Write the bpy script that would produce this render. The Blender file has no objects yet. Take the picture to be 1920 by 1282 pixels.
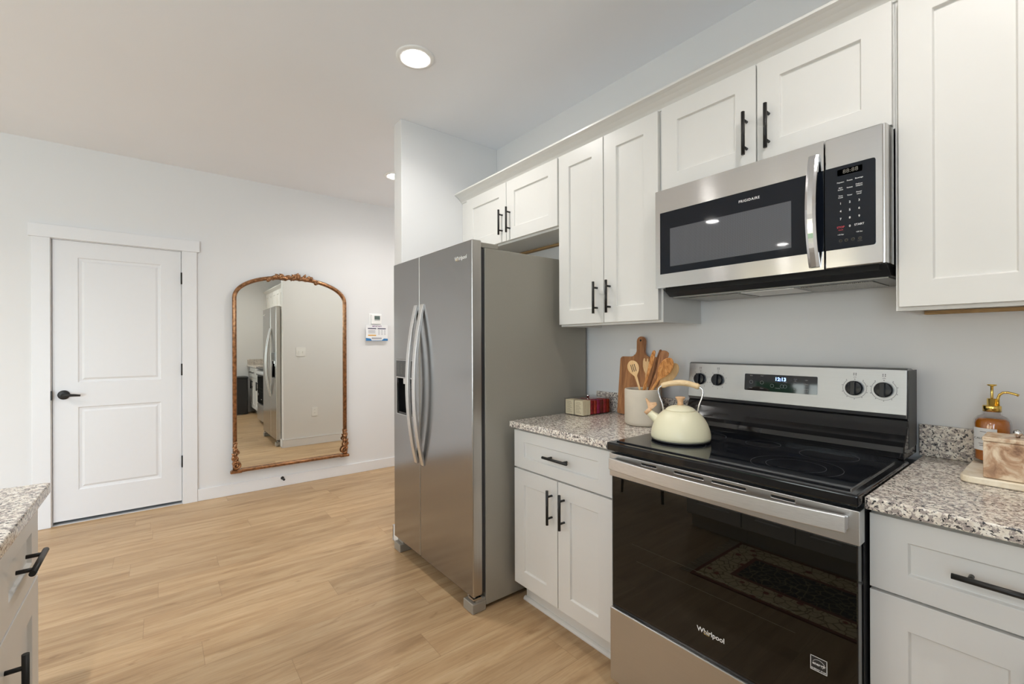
import bpy, bmesh, math, random
from mathutils import Vector, Matrix
random.seed(7)
C = bpy.context.scene.collection
S = bpy.context.scene

# ------------------------------------------------------------------ camera, world, lights, exposure
TH = math.radians(38.197); ROLL = -0.003677; FPX = 841.875
CAMZ = 1.2826
cam = bpy.data.cameras.new('camera'); cam.sensor_width = 36; cam.sensor_fit = 'HORIZONTAL'
cam.lens = 36 * FPX / 1920; cam.shift_y = 4.7 / 1920; cam.clip_start = 0.02
co = bpy.data.objects.new('camera', cam); C.objects.link(co); S.camera = co
_R = Vector((math.sin(TH), math.cos(TH), 0)); _D = Vector((0, 0, -1)); _B = Vector((math.cos(TH), -math.sin(TH), 0))
_R2 = _R * math.cos(ROLL) - _D * math.sin(ROLL); _D2 = _R * math.sin(ROLL) + _D * math.cos(ROLL)
_m = Matrix((( _R2.x, -_D2.x, _B.x, 0), (_R2.y, -_D2.y, _B.y, 0), (_R2.z, -_D2.z, _B.z, CAMZ), (0, 0, 0, 1)))
co.matrix_world = _m

w = bpy.data.worlds.new('world'); S.world = w; w.use_nodes = True
wn = w.node_tree; bg = wn.nodes['Background']
sky = wn.nodes.new('ShaderNodeTexSky'); sky.sky_type = 'NISHITA'; sky.sun_disc = False
sky.sun_elevation = math.radians(38); sky.sun_rotation = math.radians(200); sky.air_density = 1.0
mx_ = wn.nodes.new('ShaderNodeMix'); mx_.data_type = 'RGBA'; mx_.inputs[0].default_value = 0.6
wn.links.new(sky.outputs[0], mx_.inputs[6]); mx_.inputs[7].default_value = (1.5, 1.8, 2.1, 1)
wn.links.new(mx_.outputs[2], bg.inputs[0]); bg.inputs[1].default_value = 1.0

# fill light added behind the camera, at a made-up patio door opening
_l = bpy.data.lights.new('side_fill', 'AREA'); _l.shape = 'RECTANGLE'; _l.size = 3.4; _l.size_y = 1.95; _l.energy = 105; _l.color = (0.72, 0.86, 1.0)
_o = bpy.data.objects.new('side_fill', _l); C.objects.link(_o); _o.location = (0.93, -2.9, 1.07); _o.rotation_euler = (math.radians(90), 0, math.radians(90))
LAMP_E = 5.5; LAMP_K = [0.85, 0.8, 1.0, 1.0, 2.6, 2.6, 2.6, 2.6]   # power factors, balanced to even the light: kitchen, hall, main room
LAMPS = [(-2.075, 1.02), (-0.10, 1.02), (-3.64, 1.60), (-3.64, 2.80), (-2.70, -1.95), (-2.70, -3.95), (-0.60, -1.95), (-0.60, -3.95)]  # far hall lamp and the one behind the island are unseen, added as fill

S.view_settings.view_transform = 'Standard'; S.view_settings.look = 'None'
S.view_settings.exposure = 0.25; S.view_settings.gamma = 1.0; S.view_settings.use_curve_mapping = False
S.cycles.use_denoising = True
S.cycles.max_bounces = 12; S.cycles.transparent_max_bounces = 32; S.cycles.diffuse_bounces = 7; S.cycles.glossy_bounces = 6; S.cycles.transmission_bounces = 8
S.cycles.sample_clamp_indirect = 6.0; S.cycles.caustics_reflective = False; S.cycles.caustics_refractive = False

# ------------------------------------------------------------------ key sizes of the place
ZC = 2.731; XD = -4.522; YW = 1.985; XS = -2.695; XS2 = -2.807; YS = 1.224; XR = 0.98; YF = -5.5; YH = 3.1
YU = 1.659; YUF = 1.681; YB = 1.376; YBF = 1.397; YCT = 1.334

# ------------------------------------------------------------------ materials
def newmat(name):
    m = bpy.data.materials.new(name); m.use_nodes = True
    nt = m.node_tree; b = nt.nodes['Principled BSDF']
    return m, nt, b
def N(nt, t, **k):
    n = nt.nodes.new(t)
    for a, v in k.items():
        if a.startswith('i_'): n.inputs[a[2:].replace('_', ' ')].default_value = v
        else: setattr(n, a, v)
    return n
def ramp(nt, src, stops, interp='LINEAR'):
    r = nt.nodes.new('ShaderNodeValToRGB'); r.color_ramp.interpolation = interp
    e = r.color_ramp.elements
    while len(e) < len(stops): e.new(0.5)
    for i, (p, c) in enumerate(stops):
        e[i].position = p; e[i].color = (c[0], c[1], c[2], 1)
    nt.links.new(src, r.inputs[0]); return r.outputs[0]
def coords(nt, kind='Object', scale=(1, 1, 1), rot=(0, 0, 0)):
    t = nt.nodes.new('ShaderNodeTexCoord'); mp = nt.nodes.new('ShaderNodeMapping')
    mp.inputs['Scale'].default_value = scale; mp.inputs['Rotation'].default_value = rot
    nt.links.new(t.outputs[kind], mp.inputs[0]); return mp.outputs[0]
def noise(nt, vec, scale, detail=4, rough=0.5, dist=0.0):
    n = nt.nodes.new('ShaderNodeTexNoise'); n.inputs['Scale'].default_value = scale
    n.inputs['Detail'].default_value = detail; n.inputs['Roughness'].default_value = rough; n.inputs['Distortion'].default_value = dist
    nt.links.new(vec, n.inputs['Vector']); return n
def mixc(nt, fac, a, b, blend='MIX'):
    m = nt.nodes.new('ShaderNodeMix'); m.data_type = 'RGBA'; m.blend_type = blend
    for i, v in ((0, fac), (6, a), (7, b)):
        if isinstance(v, (int, float)): m.inputs[i].default_value = v
        elif isinstance(v, tuple): m.inputs[i].default_value = (v[0], v[1], v[2], 1)
        else: nt.links.new(v, m.inputs[i])
    return m.outputs[2]
def math_(nt, op, a, b=None, c=None):
    m = nt.nodes.new('ShaderNodeMath'); m.operation = op
    for i, v in enumerate((a, b, c)):
        if v is None: continue
        if isinstance(v, (int, float)): m.inputs[i].default_value = v
        else: nt.links.new(v, m.inputs[i])
    return m.outputs[0]
def bump(nt, b, h, strength, dist=0.001):
    n = nt.nodes.new('ShaderNodeBump'); n.inputs['Strength'].default_value = strength; n.inputs['Distance'].default_value = dist
    nt.links.new(h, n.inputs['Height']); nt.links.new(n.outputs[0], b.inputs['Normal'])
def plain(name, col, rough=0.5, metal=0.0, var=0.03, scale=30, bmp=0.0, coat=0.0, spec=0.5):
    m, nt, b = newmat(name)
    v = coords(nt); n = noise(nt, v, scale)
    d = tuple(max(0, c * (1 - var)) for c in col); u = tuple(min(1, c * (1 + var)) for c in col)
    nt.links.new(ramp(nt, n.outputs[0], [(0.3, d), (0.7, u)]), b.inputs['Base Color'])
    b.inputs['Roughness'].default_value = rough; b.inputs['Metallic'].default_value = metal
    b.inputs['Coat Weight'].default_value = coat; b.inputs['Coat Roughness'].default_value = 0.08
    b.inputs['Specular IOR Level'].default_value = spec
    if bmp: bump(nt, b, n.outputs[0], bmp)
    return m
def hexc(r, g, b):
    f = lambda c: (c / 255 / 12.92) if c / 255 <= 0.04045 else ((c / 255 + 0.055) / 1.055) ** 2.4
    return (f(r), f(g), f(b))

M = {}
M['wall'] = plain('wall_paint', (0.75, 0.748, 0.748), 0.85, var=0.006, scale=3, bmp=0.05)
M['ceil'] = plain('ceiling_paint', (0.84, 0.86, 0.90), 0.9, var=0.006, scale=3)
M['trim'] = plain('trim_paint', (0.78, 0.78, 0.79), 0.4, var=0.004)
M['cab'] = plain('cabinet_paint', (0.72, 0.708, 0.68), 0.33, var=0.004)
M['cabin'] = plain('cabinet_inside', (0.66, 0.60, 0.50), 0.6, var=0.03)
M['black'] = plain('black_metal', (0.018, 0.017, 0.016), 0.42, metal=0.3, var=0.05)
M['blackgloss'] = plain('black_enamel', (0.008, 0.008, 0.009), 0.08, var=0.02, spec=0.45)
M['blackplastic'] = plain('black_plastic', (0.02, 0.02, 0.022), 0.4, var=0.02)
M['knob'] = plain('black_knob', (0.008, 0.009, 0.013), 0.25, var=0.02, spec=0.3)
M['dark'] = plain('dark_gap', (0.01, 0.01, 0.01), 0.8, var=0.02)  # near-black colour stands in for shade inside gaps, slots and holes
M['white'] = plain('white_plastic', (0.85, 0.85, 0.84), 0.4, var=0.005)
M['chrome'] = plain('chrome', (0.75, 0.75, 0.76), 0.12, metal=1, var=0.01)
M['ink'] = plain('white_print', (0.80, 0.80, 0.80), 0.5, var=0.01)
M['inkdim'] = plain('dim_print', (0.16, 0.15, 0.13), 0.5, var=0.01)
M['inkred'] = plain('red_print', (0.6, 0.05, 0.08), 0.5, var=0.01)
M['inkdark'] = plain('dark_print', (0.04, 0.04, 0.045), 0.5, var=0.01)
M['cream'] = plain('cream_enamel', hexc(226, 220, 190), 0.42, var=0.008, coat=0.1)
M['crock'] = plain('stone_crock', hexc(196, 186, 170), 0.75, var=0.05, scale=14, bmp=0.1)
M['gold'] = plain('gold_metal', (0.80, 0.56, 0.16), 0.16, metal=1, var=0.03)
M['paper'] = plain('paper', (0.82, 0.82, 0.83), 0.7, var=0.01)
M['creampaper'] = plain('cream_paper', hexc(240, 230, 196), 0.7, var=0.03)
M['foot'] = plain('fridge_foot', hexc(150, 144, 134), 0.5, var=0.02)
M['fridgeside'] = plain('fridge_side_paint', hexc(150, 145, 134), 0.42, var=0.02, scale=300, bmp=0.05)

def steel(name, col, rough, axis=(1, 60, 60), aniso=0.0, var=0.06, tang=None):
    m, nt, b = newmat(name)
    v = coords(nt, scale=axis); n = noise(nt, v, 6, 6, 0.6)
    nt.links.new(ramp(nt, n.outputs[0], [(0.3, tuple(c * (1 - var) for c in col)), (0.7, tuple(min(1, c * (1 + var)) for c in col))]), b.inputs['Base Color'])
    b.inputs['Metallic'].default_value = 1.0
    r = nt.nodes.new('ShaderNodeMapRange'); nt.links.new(n.outputs[0], r.inputs[0])
    r.inputs[3].default_value = rough * 0.85; r.inputs[4].default_value = rough * 1.15
    nt.links.new(r.outputs[0], b.inputs['Roughness'])
    if aniso:
        b.inputs['Anisotropic'].default_value = aniso
        t = nt.nodes.new('ShaderNodeTangent'); t.direction_type = 'RADIAL'; t.axis = tang or 'Z'
        nt.links.new(t.outputs[0], b.inputs['Tangent'])
        b.inputs['Anisotropic Rotation'].default_value = 0.25
    return m
M['steel'] = steel('brushed_steel', (0.60, 0.595, 0.59), 0.15, (1, 1, 90), 0.95, var=0.03)
M['steelpanel'] = steel('satin_steel', (0.40, 0.41, 0.425), 0.42, (1, 60, 60), var=0.03)
M['steelsoft'] = steel('soft_brushed_steel', (0.60, 0.595, 0.59), 0.32, (1, 1, 90), var=0.03)
M['steellight'] = steel('pale_brushed_steel', (0.74, 0.73, 0.72), 0.38, (1, 60, 60))
M['fridgefront'] = steel('dark_stainless', (0.36, 0.35, 0.342), 0.17, (60, 60, 1), 0.0, var=0.02)
M['fridgeedge'] = steel('fridge_door_edge', (0.52, 0.50, 0.47), 0.30, (60, 60, 1), 0.0)

def granite():
    m, nt, b = newmat('speckled_granite')
    v = coords(nt)
    wv = noise(nt, v, 90, 2)
    d = mixc(nt, 0.012, v, wv.outputs[1], 'ADD')
    n1 = noise(nt, d, 95, 3, 0.6); n2 = noise(nt, d, 135, 3, 0.6); n3 = noise(nt, v, 60, 3, 0.6)
    base = ramp(nt, n3.outputs[0], [(0.35, hexc(208, 196, 186)), (0.5, hexc(230, 221, 208)), (0.65, hexc(238, 233, 224))])
    grey = ramp(nt, n1.outputs[0], [(0.51, (0, 0, 0)), (0.56, (1, 1, 1))])
    c = mixc(nt, math_(nt, 'MULTIPLY', grey, 0.85), base, hexc(152, 140, 136))
    blk = ramp(nt, n2.outputs[0], [(0.56, (0, 0, 0)), (0.59, (1, 1, 1))])
    c = mixc(nt, math_(nt, 'MULTIPLY', blk, 0.95), c, hexc(38, 38, 44))
    nt.links.new(c, b.inputs['Base Color'])
    b.inputs['Roughness'].default_value = 0.16
    return m
M['granite'] = granite()

def floorwood():
    m, nt, b = newmat('oak_plank_floor')
    t = nt.nodes.new('ShaderNodeTexCoord'); sep = nt.nodes.new('ShaderNodeSeparateXYZ'); cmb = nt.nodes.new('ShaderNodeCombineXYZ')
    nt.links.new(t.outputs['Object'], sep.inputs[0])
    row = math_(nt, 'FLOOR', math_(nt, 'DIVIDE', sep.outputs[0], 0.182))
    wnz = nt.nodes.new('ShaderNodeTexWhiteNoise'); wnz.noise_dimensions = '1D'; nt.links.new(row, wnz.inputs['W'])
    nt.links.new(math_(nt, 'MULTIPLY_ADD', wnz.outputs[0], 1.22, sep.outputs[1]), cmb.inputs[0]); nt.links.new(sep.outputs[0], cmb.inputs[1])
    br = nt.nodes.new('ShaderNodeTexBrick'); nt.links.new(cmb.outputs[0], br.inputs['Vector'])
    br.offset = 0.0; br.squash = 1.0
    for k, vv in (('Scale', 1.0), ('Mortar Size', 0.0010), ('Mortar Smooth', 0.2), ('Bias', 0.0), ('Brick Width', 1.22), ('Row Height', 0.182)): br.inputs[k].default_value = vv
    br.inputs['Color1'].default_value = (0, 0, 0, 1); br.inputs['Color2'].default_value = (1, 1, 1, 1); br.inputs['Mortar'].default_value = (0.5, 0.5, 0.5, 1)
    cell = nt.nodes.new('ShaderNodeTexWhiteNoise'); cell.noise_dimensions = '2D'
    cc = nt.nodes.new('ShaderNodeCombineXYZ'); nt.links.new(row, cc.inputs[0]); nt.links.new(math_(nt, 'FLOOR', math_(nt, 'DIVIDE', math_(nt, 'MULTIPLY_ADD', wnz.outputs[0], 1.22, sep.outputs[1]), 1.22)), cc.inputs[1])
    nt.links.new(cc.outputs[0], cell.inputs['Vector'])
    sh = nt.nodes.new('ShaderNodeVectorMath'); sh.operation = 'MULTIPLY_ADD'; nt.links.new(cell.outputs['Color'], sh.inputs[0]); sh.inputs[1].default_value = (7, 7, 7); nt.links.new(cmb.outputs[0], sh.inputs[2])
    off = sh.outputs[0]
    mp = nt.nodes.new('ShaderNodeMapping'); mp.inputs['Scale'].default_value = (0.9, 7.0, 1); nt.links.new(off, mp.inputs[0])
    n1 = noise(nt, mp.outputs[0], 2.0, 5, 0.60, 0.8)
    mp2 = nt.nodes.new('ShaderNodeMapping'); mp2.inputs['Scale'].default_value = (2.0, 60, 1); nt.links.new(off, mp2.inputs[0])
    n2 = noise(nt, mp2.outputs[0], 3.0, 5, 0.62, 0.4)
    mp3 = nt.nodes.new('ShaderNodeMapping'); mp3.inputs['Scale'].default_value = (5, 16, 1); nt.links.new(off, mp3.inputs[0])
    n3 = noise(nt, mp3.outputs[0], 1.6, 3, 0.6, 0.6)
    a = ramp(nt, n1.outputs[0], [(0.26, hexc(160, 130, 96)), (0.42, hexc(180, 149, 112)), (0.58, hexc(193, 164, 127)), (0.75, hexc(203, 176, 141))])
    f = ramp(nt, n2.outputs[0], [(0.32, (0.80, 0.78, 0.76)), (0.52, (1, 1, 1))])
    c = mixc(nt, 0.8, a, f, 'MULTIPLY')
    kn = ramp(nt, n3.outputs[0], [(0.27, (0.70, 0.64, 0.58)), (0.36, (1, 1, 1))])
    c = mixc(nt, 0.7, c, kn, 'MULTIPLY')
    tone = ramp(nt, cell.outputs['Value'], [(0.0, (0.90, 0.89, 0.88)), (1.0, (1.05, 1.04, 1.03))])
    c = mixc(nt, 1.0, c, tone, 'MULTIPLY')
    c = mixc(nt, math_(nt, 'MULTIPLY', br.outputs[1], 0.5), c, hexc(120, 92, 64))
    nt.links.new(c, b.inputs['Base Color'])
    b.inputs['Roughness'].default_value = 0.42; b.inputs['Specular IOR Level'].default_value = 0.4
    bump(nt, b, n2.outputs[0], 0.08)
    return m
M['floor'] = floorwood()

def wood(name, c1, c2, scale=(1, 1, 1), rough=0.5, sc=8, dist=1.5, c3=None):
    m, nt, b = newmat(name)
    v = coords(nt, scale=scale); n = noise(nt, v, sc, 5, 0.6, dist)
    st = [(0.3, c1), (0.65, c2)]
    if c3: st = [(0.28, c1), (0.5, c2), (0.7, c3)]
    nt.links.new(ramp(nt, n.outputs[0], st), b.inputs['Base Color'])
    b.inputs['Roughness'].default_value = rough
    return m
M['boardwood'] = wood('acacia_board', hexc(132, 84, 52), hexc(188, 132, 86), (12, 12, 1), 0.5, 3)
M['lightwood'] = wood('beech_wood', hexc(214, 168, 108), hexc(232, 194, 140), (10, 10, 1), 0.5, 4)
M['darkwood'] = wood('walnut_wood', hexc(84, 50, 26), hexc(138, 88, 50), (14, 14, 1), 0.45, 4)
M['olivewood'] = wood('olive_wood', hexc(138, 78, 32), hexc(206, 140, 78), (14, 14, 1), 0.4, 5, 2.0, hexc(228, 172, 112))
M['midwood'] = wood('cherry_wood', hexc(140, 88, 48), hexc(188, 130, 80), (14, 14, 1), 0.45, 4)
M['gripwood'] = wood('pale_grip_wood', hexc(214, 180, 132), hexc(236, 210, 168), (4, 4, 20), 0.5, 6)
M['pinkwood'] = wood('pink_beech', hexc(206, 160, 118), hexc(228, 188, 148), (4, 4, 20), 0.5, 6)
M['rawwood'] = wood('raw_wood_strip', hexc(150, 116, 74), hexc(196, 160, 110), (1, 8, 8), 0.7, 8)
M['chairwood'] = wood('dark_chair_wood', hexc(48, 30, 20), hexc(70, 44, 28), (8, 8, 1), 0.4, 4)
M['copper'] = plain('antique_copper_gilt', (0.33, 0.165, 0.078), 0.29, metal=0.75, var=0.5, scale=40)
M['amber'] = None
def marble(name, a, b_, c_, sc):
    m, nt, b = newmat(name)
    v = coords(nt); n = noise(nt, v, sc, 7, 0.62, 1.2)
    nt.links.new(ramp(nt, n.outputs[0], [(0.30, a), (0.44, b_), (0.58, c_)]), b.inputs['Base Color'])
    b.inputs['Roughness'].default_value = 0.25
    return m
M['marblebox'] = marble('brown_veined_marble', hexc(96, 62, 46), hexc(182, 146, 116), hexc(226, 208, 182), 16)
M['traymarble'] = marble('cream_marble', hexc(206, 186, 154), hexc(226, 212, 186), hexc(238, 228, 208), 12)
m, nt, b = newmat('mirror_glass'); M['mirror'] = m
b.inputs['Metallic'].default_value = 1; b.inputs['Roughness'].default_value = 0.0; b.inputs['Base Color'].default_value = (0.90, 0.91, 0.86, 1)
def glass(name, col, rough=0.0, ior=1.45):
    m, nt, b = newmat(name)
    b.inputs['Transmission Weight'].default_value = 1.0; b.inputs['Base Color'].default_value = (*col, 1)
    b.inputs['Roughness'].default_value = rough; b.inputs['IOR'].default_value = ior
    return m
M['glass'] = glass('clear_glass', (0.97, 0.98, 0.98))
def thin(name, col, gl=0.08):
    m, nt, b = newmat(name)
    out = nt.nodes['Material Output']; tr = nt.nodes.new('ShaderNodeBsdfTransparent'); tr.inputs[0].default_value = (*col, 1)
    g = nt.nodes.new('ShaderNodeBsdfGlossy'); g.inputs['Roughness'].default_value = 0.03
    fr = nt.nodes.new('ShaderNodeFresnel'); fr.inputs[0].default_value = 1.45
    ge = nt.nodes.new('ShaderNodeNewGeometry'); fc = math_(nt, 'MULTIPLY', fr.outputs[0], math_(nt, 'SUBTRACT', 1.0, ge.outputs['Backfacing']))
    mx = nt.nodes.new('ShaderNodeMixShader'); nt.links.new(fc, mx.inputs[0]); nt.links.new(tr.outputs[0], mx.inputs[1]); nt.links.new(g.outputs[0], mx.inputs[2])
    nt.links.new(mx.outputs[0], out.inputs[0]); return m
M['pane'] = thin('window_glass', (0.96, 0.98, 0.98))
M['acrylic'] = thin('clear_acrylic', (0.93, 0.92, 0.92))
M['liquid'] = plain('amber_soap', (0.58, 0.18, 0.008), 0.12, var=0.05, coat=1.0)
M['ovenglass'] = plain('oven_glass', (0.005, 0.005, 0.004), 0.012, var=0.0, spec=0.5)
M['cookglass'] = plain('cooktop_glass', (0.008, 0.009, 0.012), 0.04, var=0.0, spec=0.6)
M['mwglass'] = plain('microwave_glass', (0.006, 0.008, 0.013), 0.05, var=0.0, spec=0.28)
def meshwin():
    m, nt, b = newmat('microwave_window_mesh')
    v = coords(nt); vo = N(nt, 'ShaderNodeTexVoronoi'); vo.inputs['Scale'].default_value = 420; vo.inputs['Randomness'].default_value = 0.0
    nt.links.new(v, vo.inputs['Vector'])
    nt.links.new(ramp(nt, vo.outputs[0], [(0.3, (0.02, 0.02, 0.024)), (0.5, (0.075, 0.085, 0.11))]), b.inputs['Base Color'])
    b.inputs['Roughness'].default_value = 0.35
    b.inputs['Coat Weight'].default_value = 1.0; b.inputs['Coat Roughness'].default_value = 0.03
    return m
M['mwmesh'] = meshwin()
def emit(name, col, s):
    m, nt, b = newmat(name); b.inputs['Base Color'].default_value = (*col, 1)
    b.inputs['Emission Color'].default_value = (*col, 1); b.inputs['Emission Strength'].default_value = s; return m
M['lens'] = emit('lamp_lens', (1.0, 0.97, 0.93), 75.0)
M['blueled'] = emit('blue_clock_digits', (0.25, 0.45, 1.0), 3.0)
M['lcd'] = plain('grey_lcd', (0.10, 0.14, 0.13), 0.2, var=0.02)
M['leaf'] = plain('leaf_green', (0.07, 0.20, 0.05), 0.6, var=0.5, scale=9, bmp=0.3)
M['bark'] = plain('bark', (0.16, 0.11, 0.07), 0.9, var=0.3)
M['grass'] = plain('lawn_grass', (0.12, 0.22, 0.06), 0.9, var=0.3, scale=4)

def rugmat(x0, x1, y0, y1):
    m, nt, b = newmat('floral_rug_weave')
    v = coords(nt); sep = nt.nodes.new('ShaderNodeSeparateXYZ'); nt.links.new(v, sep.inputs[0])
    X, Y = sep.outputs[0], sep.outputs[1]
    hx, hy = (x1 - x0) / 2, (y1 - y0) / 2
    ex = math_(nt, 'SUBTRACT', hx, math_(nt, 'ABSOLUTE', X)); ey = math_(nt, 'SUBTRACT', hy, math_(nt, 'ABSOLUTE', Y))
    e = math_(nt, 'MINIMUM', ex, ey)
    vo = N(nt, 'ShaderNodeTexVoronoi'); vo.inputs['Scale'].default_value = 13; nt.links.new(v, vo.inputs['Vector'])
    vo2 = N(nt, 'ShaderNodeTexVoronoi'); vo2.inputs['Scale'].default_value = 30; nt.links.new(v, vo2.inputs['Vector'])
    ed = N(nt, 'ShaderNodeTexVoronoi', feature='DISTANCE_TO_EDGE'); ed.inputs['Scale'].default_value = 22; nt.links.new(v, ed.inputs['Vector'])
    vine = ramp(nt, ed.outputs[0], [(0.03, (1, 1, 1)), (0.06, (0, 0, 0))])
    fl = ramp(nt, vo.outputs[0], [(0.18, (1, 1, 1)), (0.24, (0, 0, 0)), (0.30, (0, 0, 0)), (0.31, (0.6, 0.6, 0.6)), (0.34, (0, 0, 0))])
    c = mixc(nt, vine, hexc(232, 214, 172), hexc(160, 138, 92))
    c = mixc(nt, fl, c, hexc(168, 70, 56))
    navy = mixc(nt, vine, hexc(26, 34, 48), hexc(150, 140, 96))
    navy = mixc(nt, ramp(nt, vo2.outputs[0], [(0.2, (1, 1, 1)), (0.28, (0, 0, 0))]), navy, hexc(120, 116, 84))
    infield = math_(nt, 'GREATER_THAN', e, 0.165)
    c = mixc(nt, infield, c, navy)
    band = ramp(nt, e, [(0.012, (1, 1, 1)), (0.018, (0, 0, 0)), (0.14, (0, 0, 0)), (0.148, (1, 1, 1)), (0.165, (1, 1, 1)), (0.168, (0, 0, 0))], 'CONSTANT')
    c = mixc(nt, band, c, hexc(140, 70, 52))
    nt.links.new(c, b.inputs['Base Color']); b.inputs['Roughness'].default_value = 0.95
    bump(nt, b, noise(nt, v, 300).outputs[0], 0.4)
    return m

# ------------------------------------------------------------------ mesh helpers
BASE = {}
def thing(name, label, cat, loc=(0, 0, 0), group=None):
    o = bpy.data.objects.new(name, None); C.objects.link(o); o.location = loc
    o.empty_display_size = 0.05
    o['label'] = label; o['category'] = cat
    if group: o['group'] = group
    BASE[o.name] = Vector(loc); return o
def tag(o, label, cat, group=None):
    o['label'] = label; o['category'] = cat
    if group: o['group'] = group
    return o
def part(name, bm, mat, parent=None, bev=0.0, seg=2, loc=None, smooth=None):
    """link bm (world coordinates) as ONE object; origin at the parent's base, or at loc"""
    root = parent
    off = Vector((0, 0, 0))
    if parent is not None: off = BASE[parent.name]
    elif loc is not None: off = Vector(loc)
    bmesh.ops.remove_doubles(bm, verts=bm.verts, dist=1e-6)
    bmesh.ops.recalc_face_normals(bm, faces=bm.faces)
    bmesh.ops.translate(bm, verts=bm.verts, vec=-off)
    me = bpy.data.meshes.new(name); bm.to_mesh(me); bm.free()
    mats = mat if isinstance(mat, (list, tuple)) else [mat]
    for q in mats: me.materials.append(q)
    o = bpy.data.objects.new(name, me); C.objects.link(o)
    if parent is not None: o.parent = parent
    else: o.location = off
    BASE[o.name] = off
    if smooth is not None:
        for p in me.polygons: p.use_smooth = smooth
    if bev:
        md = o.modifiers.new('bevel', 'BEVEL'); md.width = bev; md.segments = seg; md.limit_method = 'ANGLE'; md.angle_limit = math.radians(40)
    return o
def struct(name, bm, mat, parent=None, bev=0.0):
    o = part(name, bm, mat, parent, bev)
    if parent is None: o['kind'] = 'structure'
    return o
def B(): return bmesh.new()
def box(bm, x0, x1, y0, y1, z0, z1, mi=0):
    vs = [bm.verts.new((x, y, z)) for x in (x0, x1) for y in (y0, y1) for z in (z0, z1)]
    for f in ((0, 1, 3, 2), (4, 6, 7, 5), (0, 4, 5, 1), (2, 3, 7, 6), (0, 2, 6, 4), (1, 5, 7, 3)):
        q = bm.faces.new([vs[i] for i in f]); q.material_index = mi
    return vs
def obox(bm, ctr, ax, ay, az, mi=0):
    """box from centre and three half-axis vectors"""
    ctr = Vector(ctr); vs = []
    for i in (-1, 1):
        for j in (-1, 1):
            for k in (-1, 1): vs.append(bm.verts.new(ctr + ax * i + ay * j + az * k))
    for f in ((0, 1, 3, 2), (4, 6, 7, 5), (0, 4, 5, 1), (2, 3, 7, 6), (0, 2, 6, 4), (1, 5, 7, 3)):
        q = bm.faces.new([vs[i] for i in f]); q.material_index = mi
def lathe(bm, prof, c=(0, 0, 0), seg=40, mat=None, mi=0):
    """profile [(r,z)...] spun about +Z through c; mat: optional matrix"""
    rings = []
    for r, z in prof:
        if r < 1e-6: rings.append([bm.verts.new((0, 0, z))])
        else: rings.append([bm.verts.new((r * math.cos(2 * math.pi * i / seg), r * math.sin(2 * math.pi * i / seg), z)) for i in range(seg)])
    fs = []
    for a, b_ in zip(rings, rings[1:]):
        for i in range(seg):
            j = (i + 1) % seg
            if len(a) == 1 and len(b_) == 1: continue
            if len(a) == 1: fs.append(bm.faces.new((a[0], b_[i], b_[j])))
            elif len(b_) == 1: fs.append(bm.faces.new((a[i], b_[0], a[j])))
            else: fs.append(bm.faces.new((a[i], a[j], b_[j], b_[i])))
    for end in (rings[0], rings[-1]):
        if len(end) > 1: fs.append(bm.faces.new(end))
    for f in fs:
        f.smooth = True; f.material_index = mi
        if len(f.verts) > 4: f.smooth = False
    vs = [v for r in rings for v in r]
    if mat is not None: bmesh.ops.transform(bm, matrix=mat, verts=vs)
    bmesh.ops.translate(bm, verts=vs, vec=Vector(c))
    return vs
def along(p, q):
    """matrix turning +Z to q-p"""
    d = (Vector(q) - Vector(p)).normalized()
    return d.to_track_quat('Z', 'Y').to_matrix().to_4x4()
def rod(bm, p, q, r, seg=16, r2=None, mi=0):
    L = (Vector(q) - Vector(p)).length
    return lathe(bm, [(r, 0), (r if r2 is None else r2, L)], p, seg, along(p, q), mi)
def tube(bm, pts, rad, seg=10, flat=1.0, up=Vector((0, 0, 1)), cap=True):
    """swept tube through pts; rad number or list; flat squashes along the 'up' frame axis"""
    pts = [Vector(p) for p in pts]; n = len(pts)
    rr = rad if isinstance(rad, (list, tuple)) else [rad] * n
    rings = []
    for i, p in enumerate(pts):
        t = (pts[min(i + 1, n - 1)] - pts[max(i - 1, 0)]).normalized()
        u = up - t * up.dot(t)
        if u.length < 1e-4: u = Vector((1, 0, 0)) - t * t.x
        u.normalize(); s = t.cross(u)
        rings.append([bm.verts.new(p + (u * math.cos(a) * flat + s * math.sin(a)) * rr[i]) for a in [2 * math.pi * k / seg for k in range(seg)]])
    for a, b_ in zip(rings, rings[1:]):
        for k in range(seg):
            f = bm.faces.new((a[k], a[(k + 1) % seg], b_[(k + 1) % seg], b_[k])); f.smooth = True
    if cap:
        bm.faces.new(rings[0]); bm.faces.new(rings[-1])
def prism(bm, outline, O, A, Bv, Nv, t0, t1, smooth_side=False):
    """extrude 2-D outline (a,b) along Nv from t0 to t1"""
    O, A, Bv, Nv = Vector(O), Vector(A), Vector(Bv), Vector(Nv)
    lo = [bm.verts.new(O + A * a + Bv * b_ + Nv * t0) for a, b_ in outline]
    hi = [bm.verts.new(O + A * a + Bv * b_ + Nv * t1) for a, b_ in outline]
    n = len(outline)
    for i in range(n):
        f = bm.faces.new((lo[i], lo[(i + 1) % n], hi[(i + 1) % n], hi[i])); f.smooth = smooth_side
    bm.faces.new(lo); bm.faces.new(hi)
def rrect(a0, a1, b0, b1, r, n=6):
    out = []
    for cx, cy, s in ((a1 - r, b0 + r, -90), (a1 - r, b1 - r, 0), (a0 + r, b1 - r, 90), (a0 + r, b0 + r, 180)):
        for i in range(n + 1):
            an = math.radians(s + 90 * i / n); out.append((cx + r * math.cos(an), cy + r * math.sin(an)))
    return out
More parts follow.
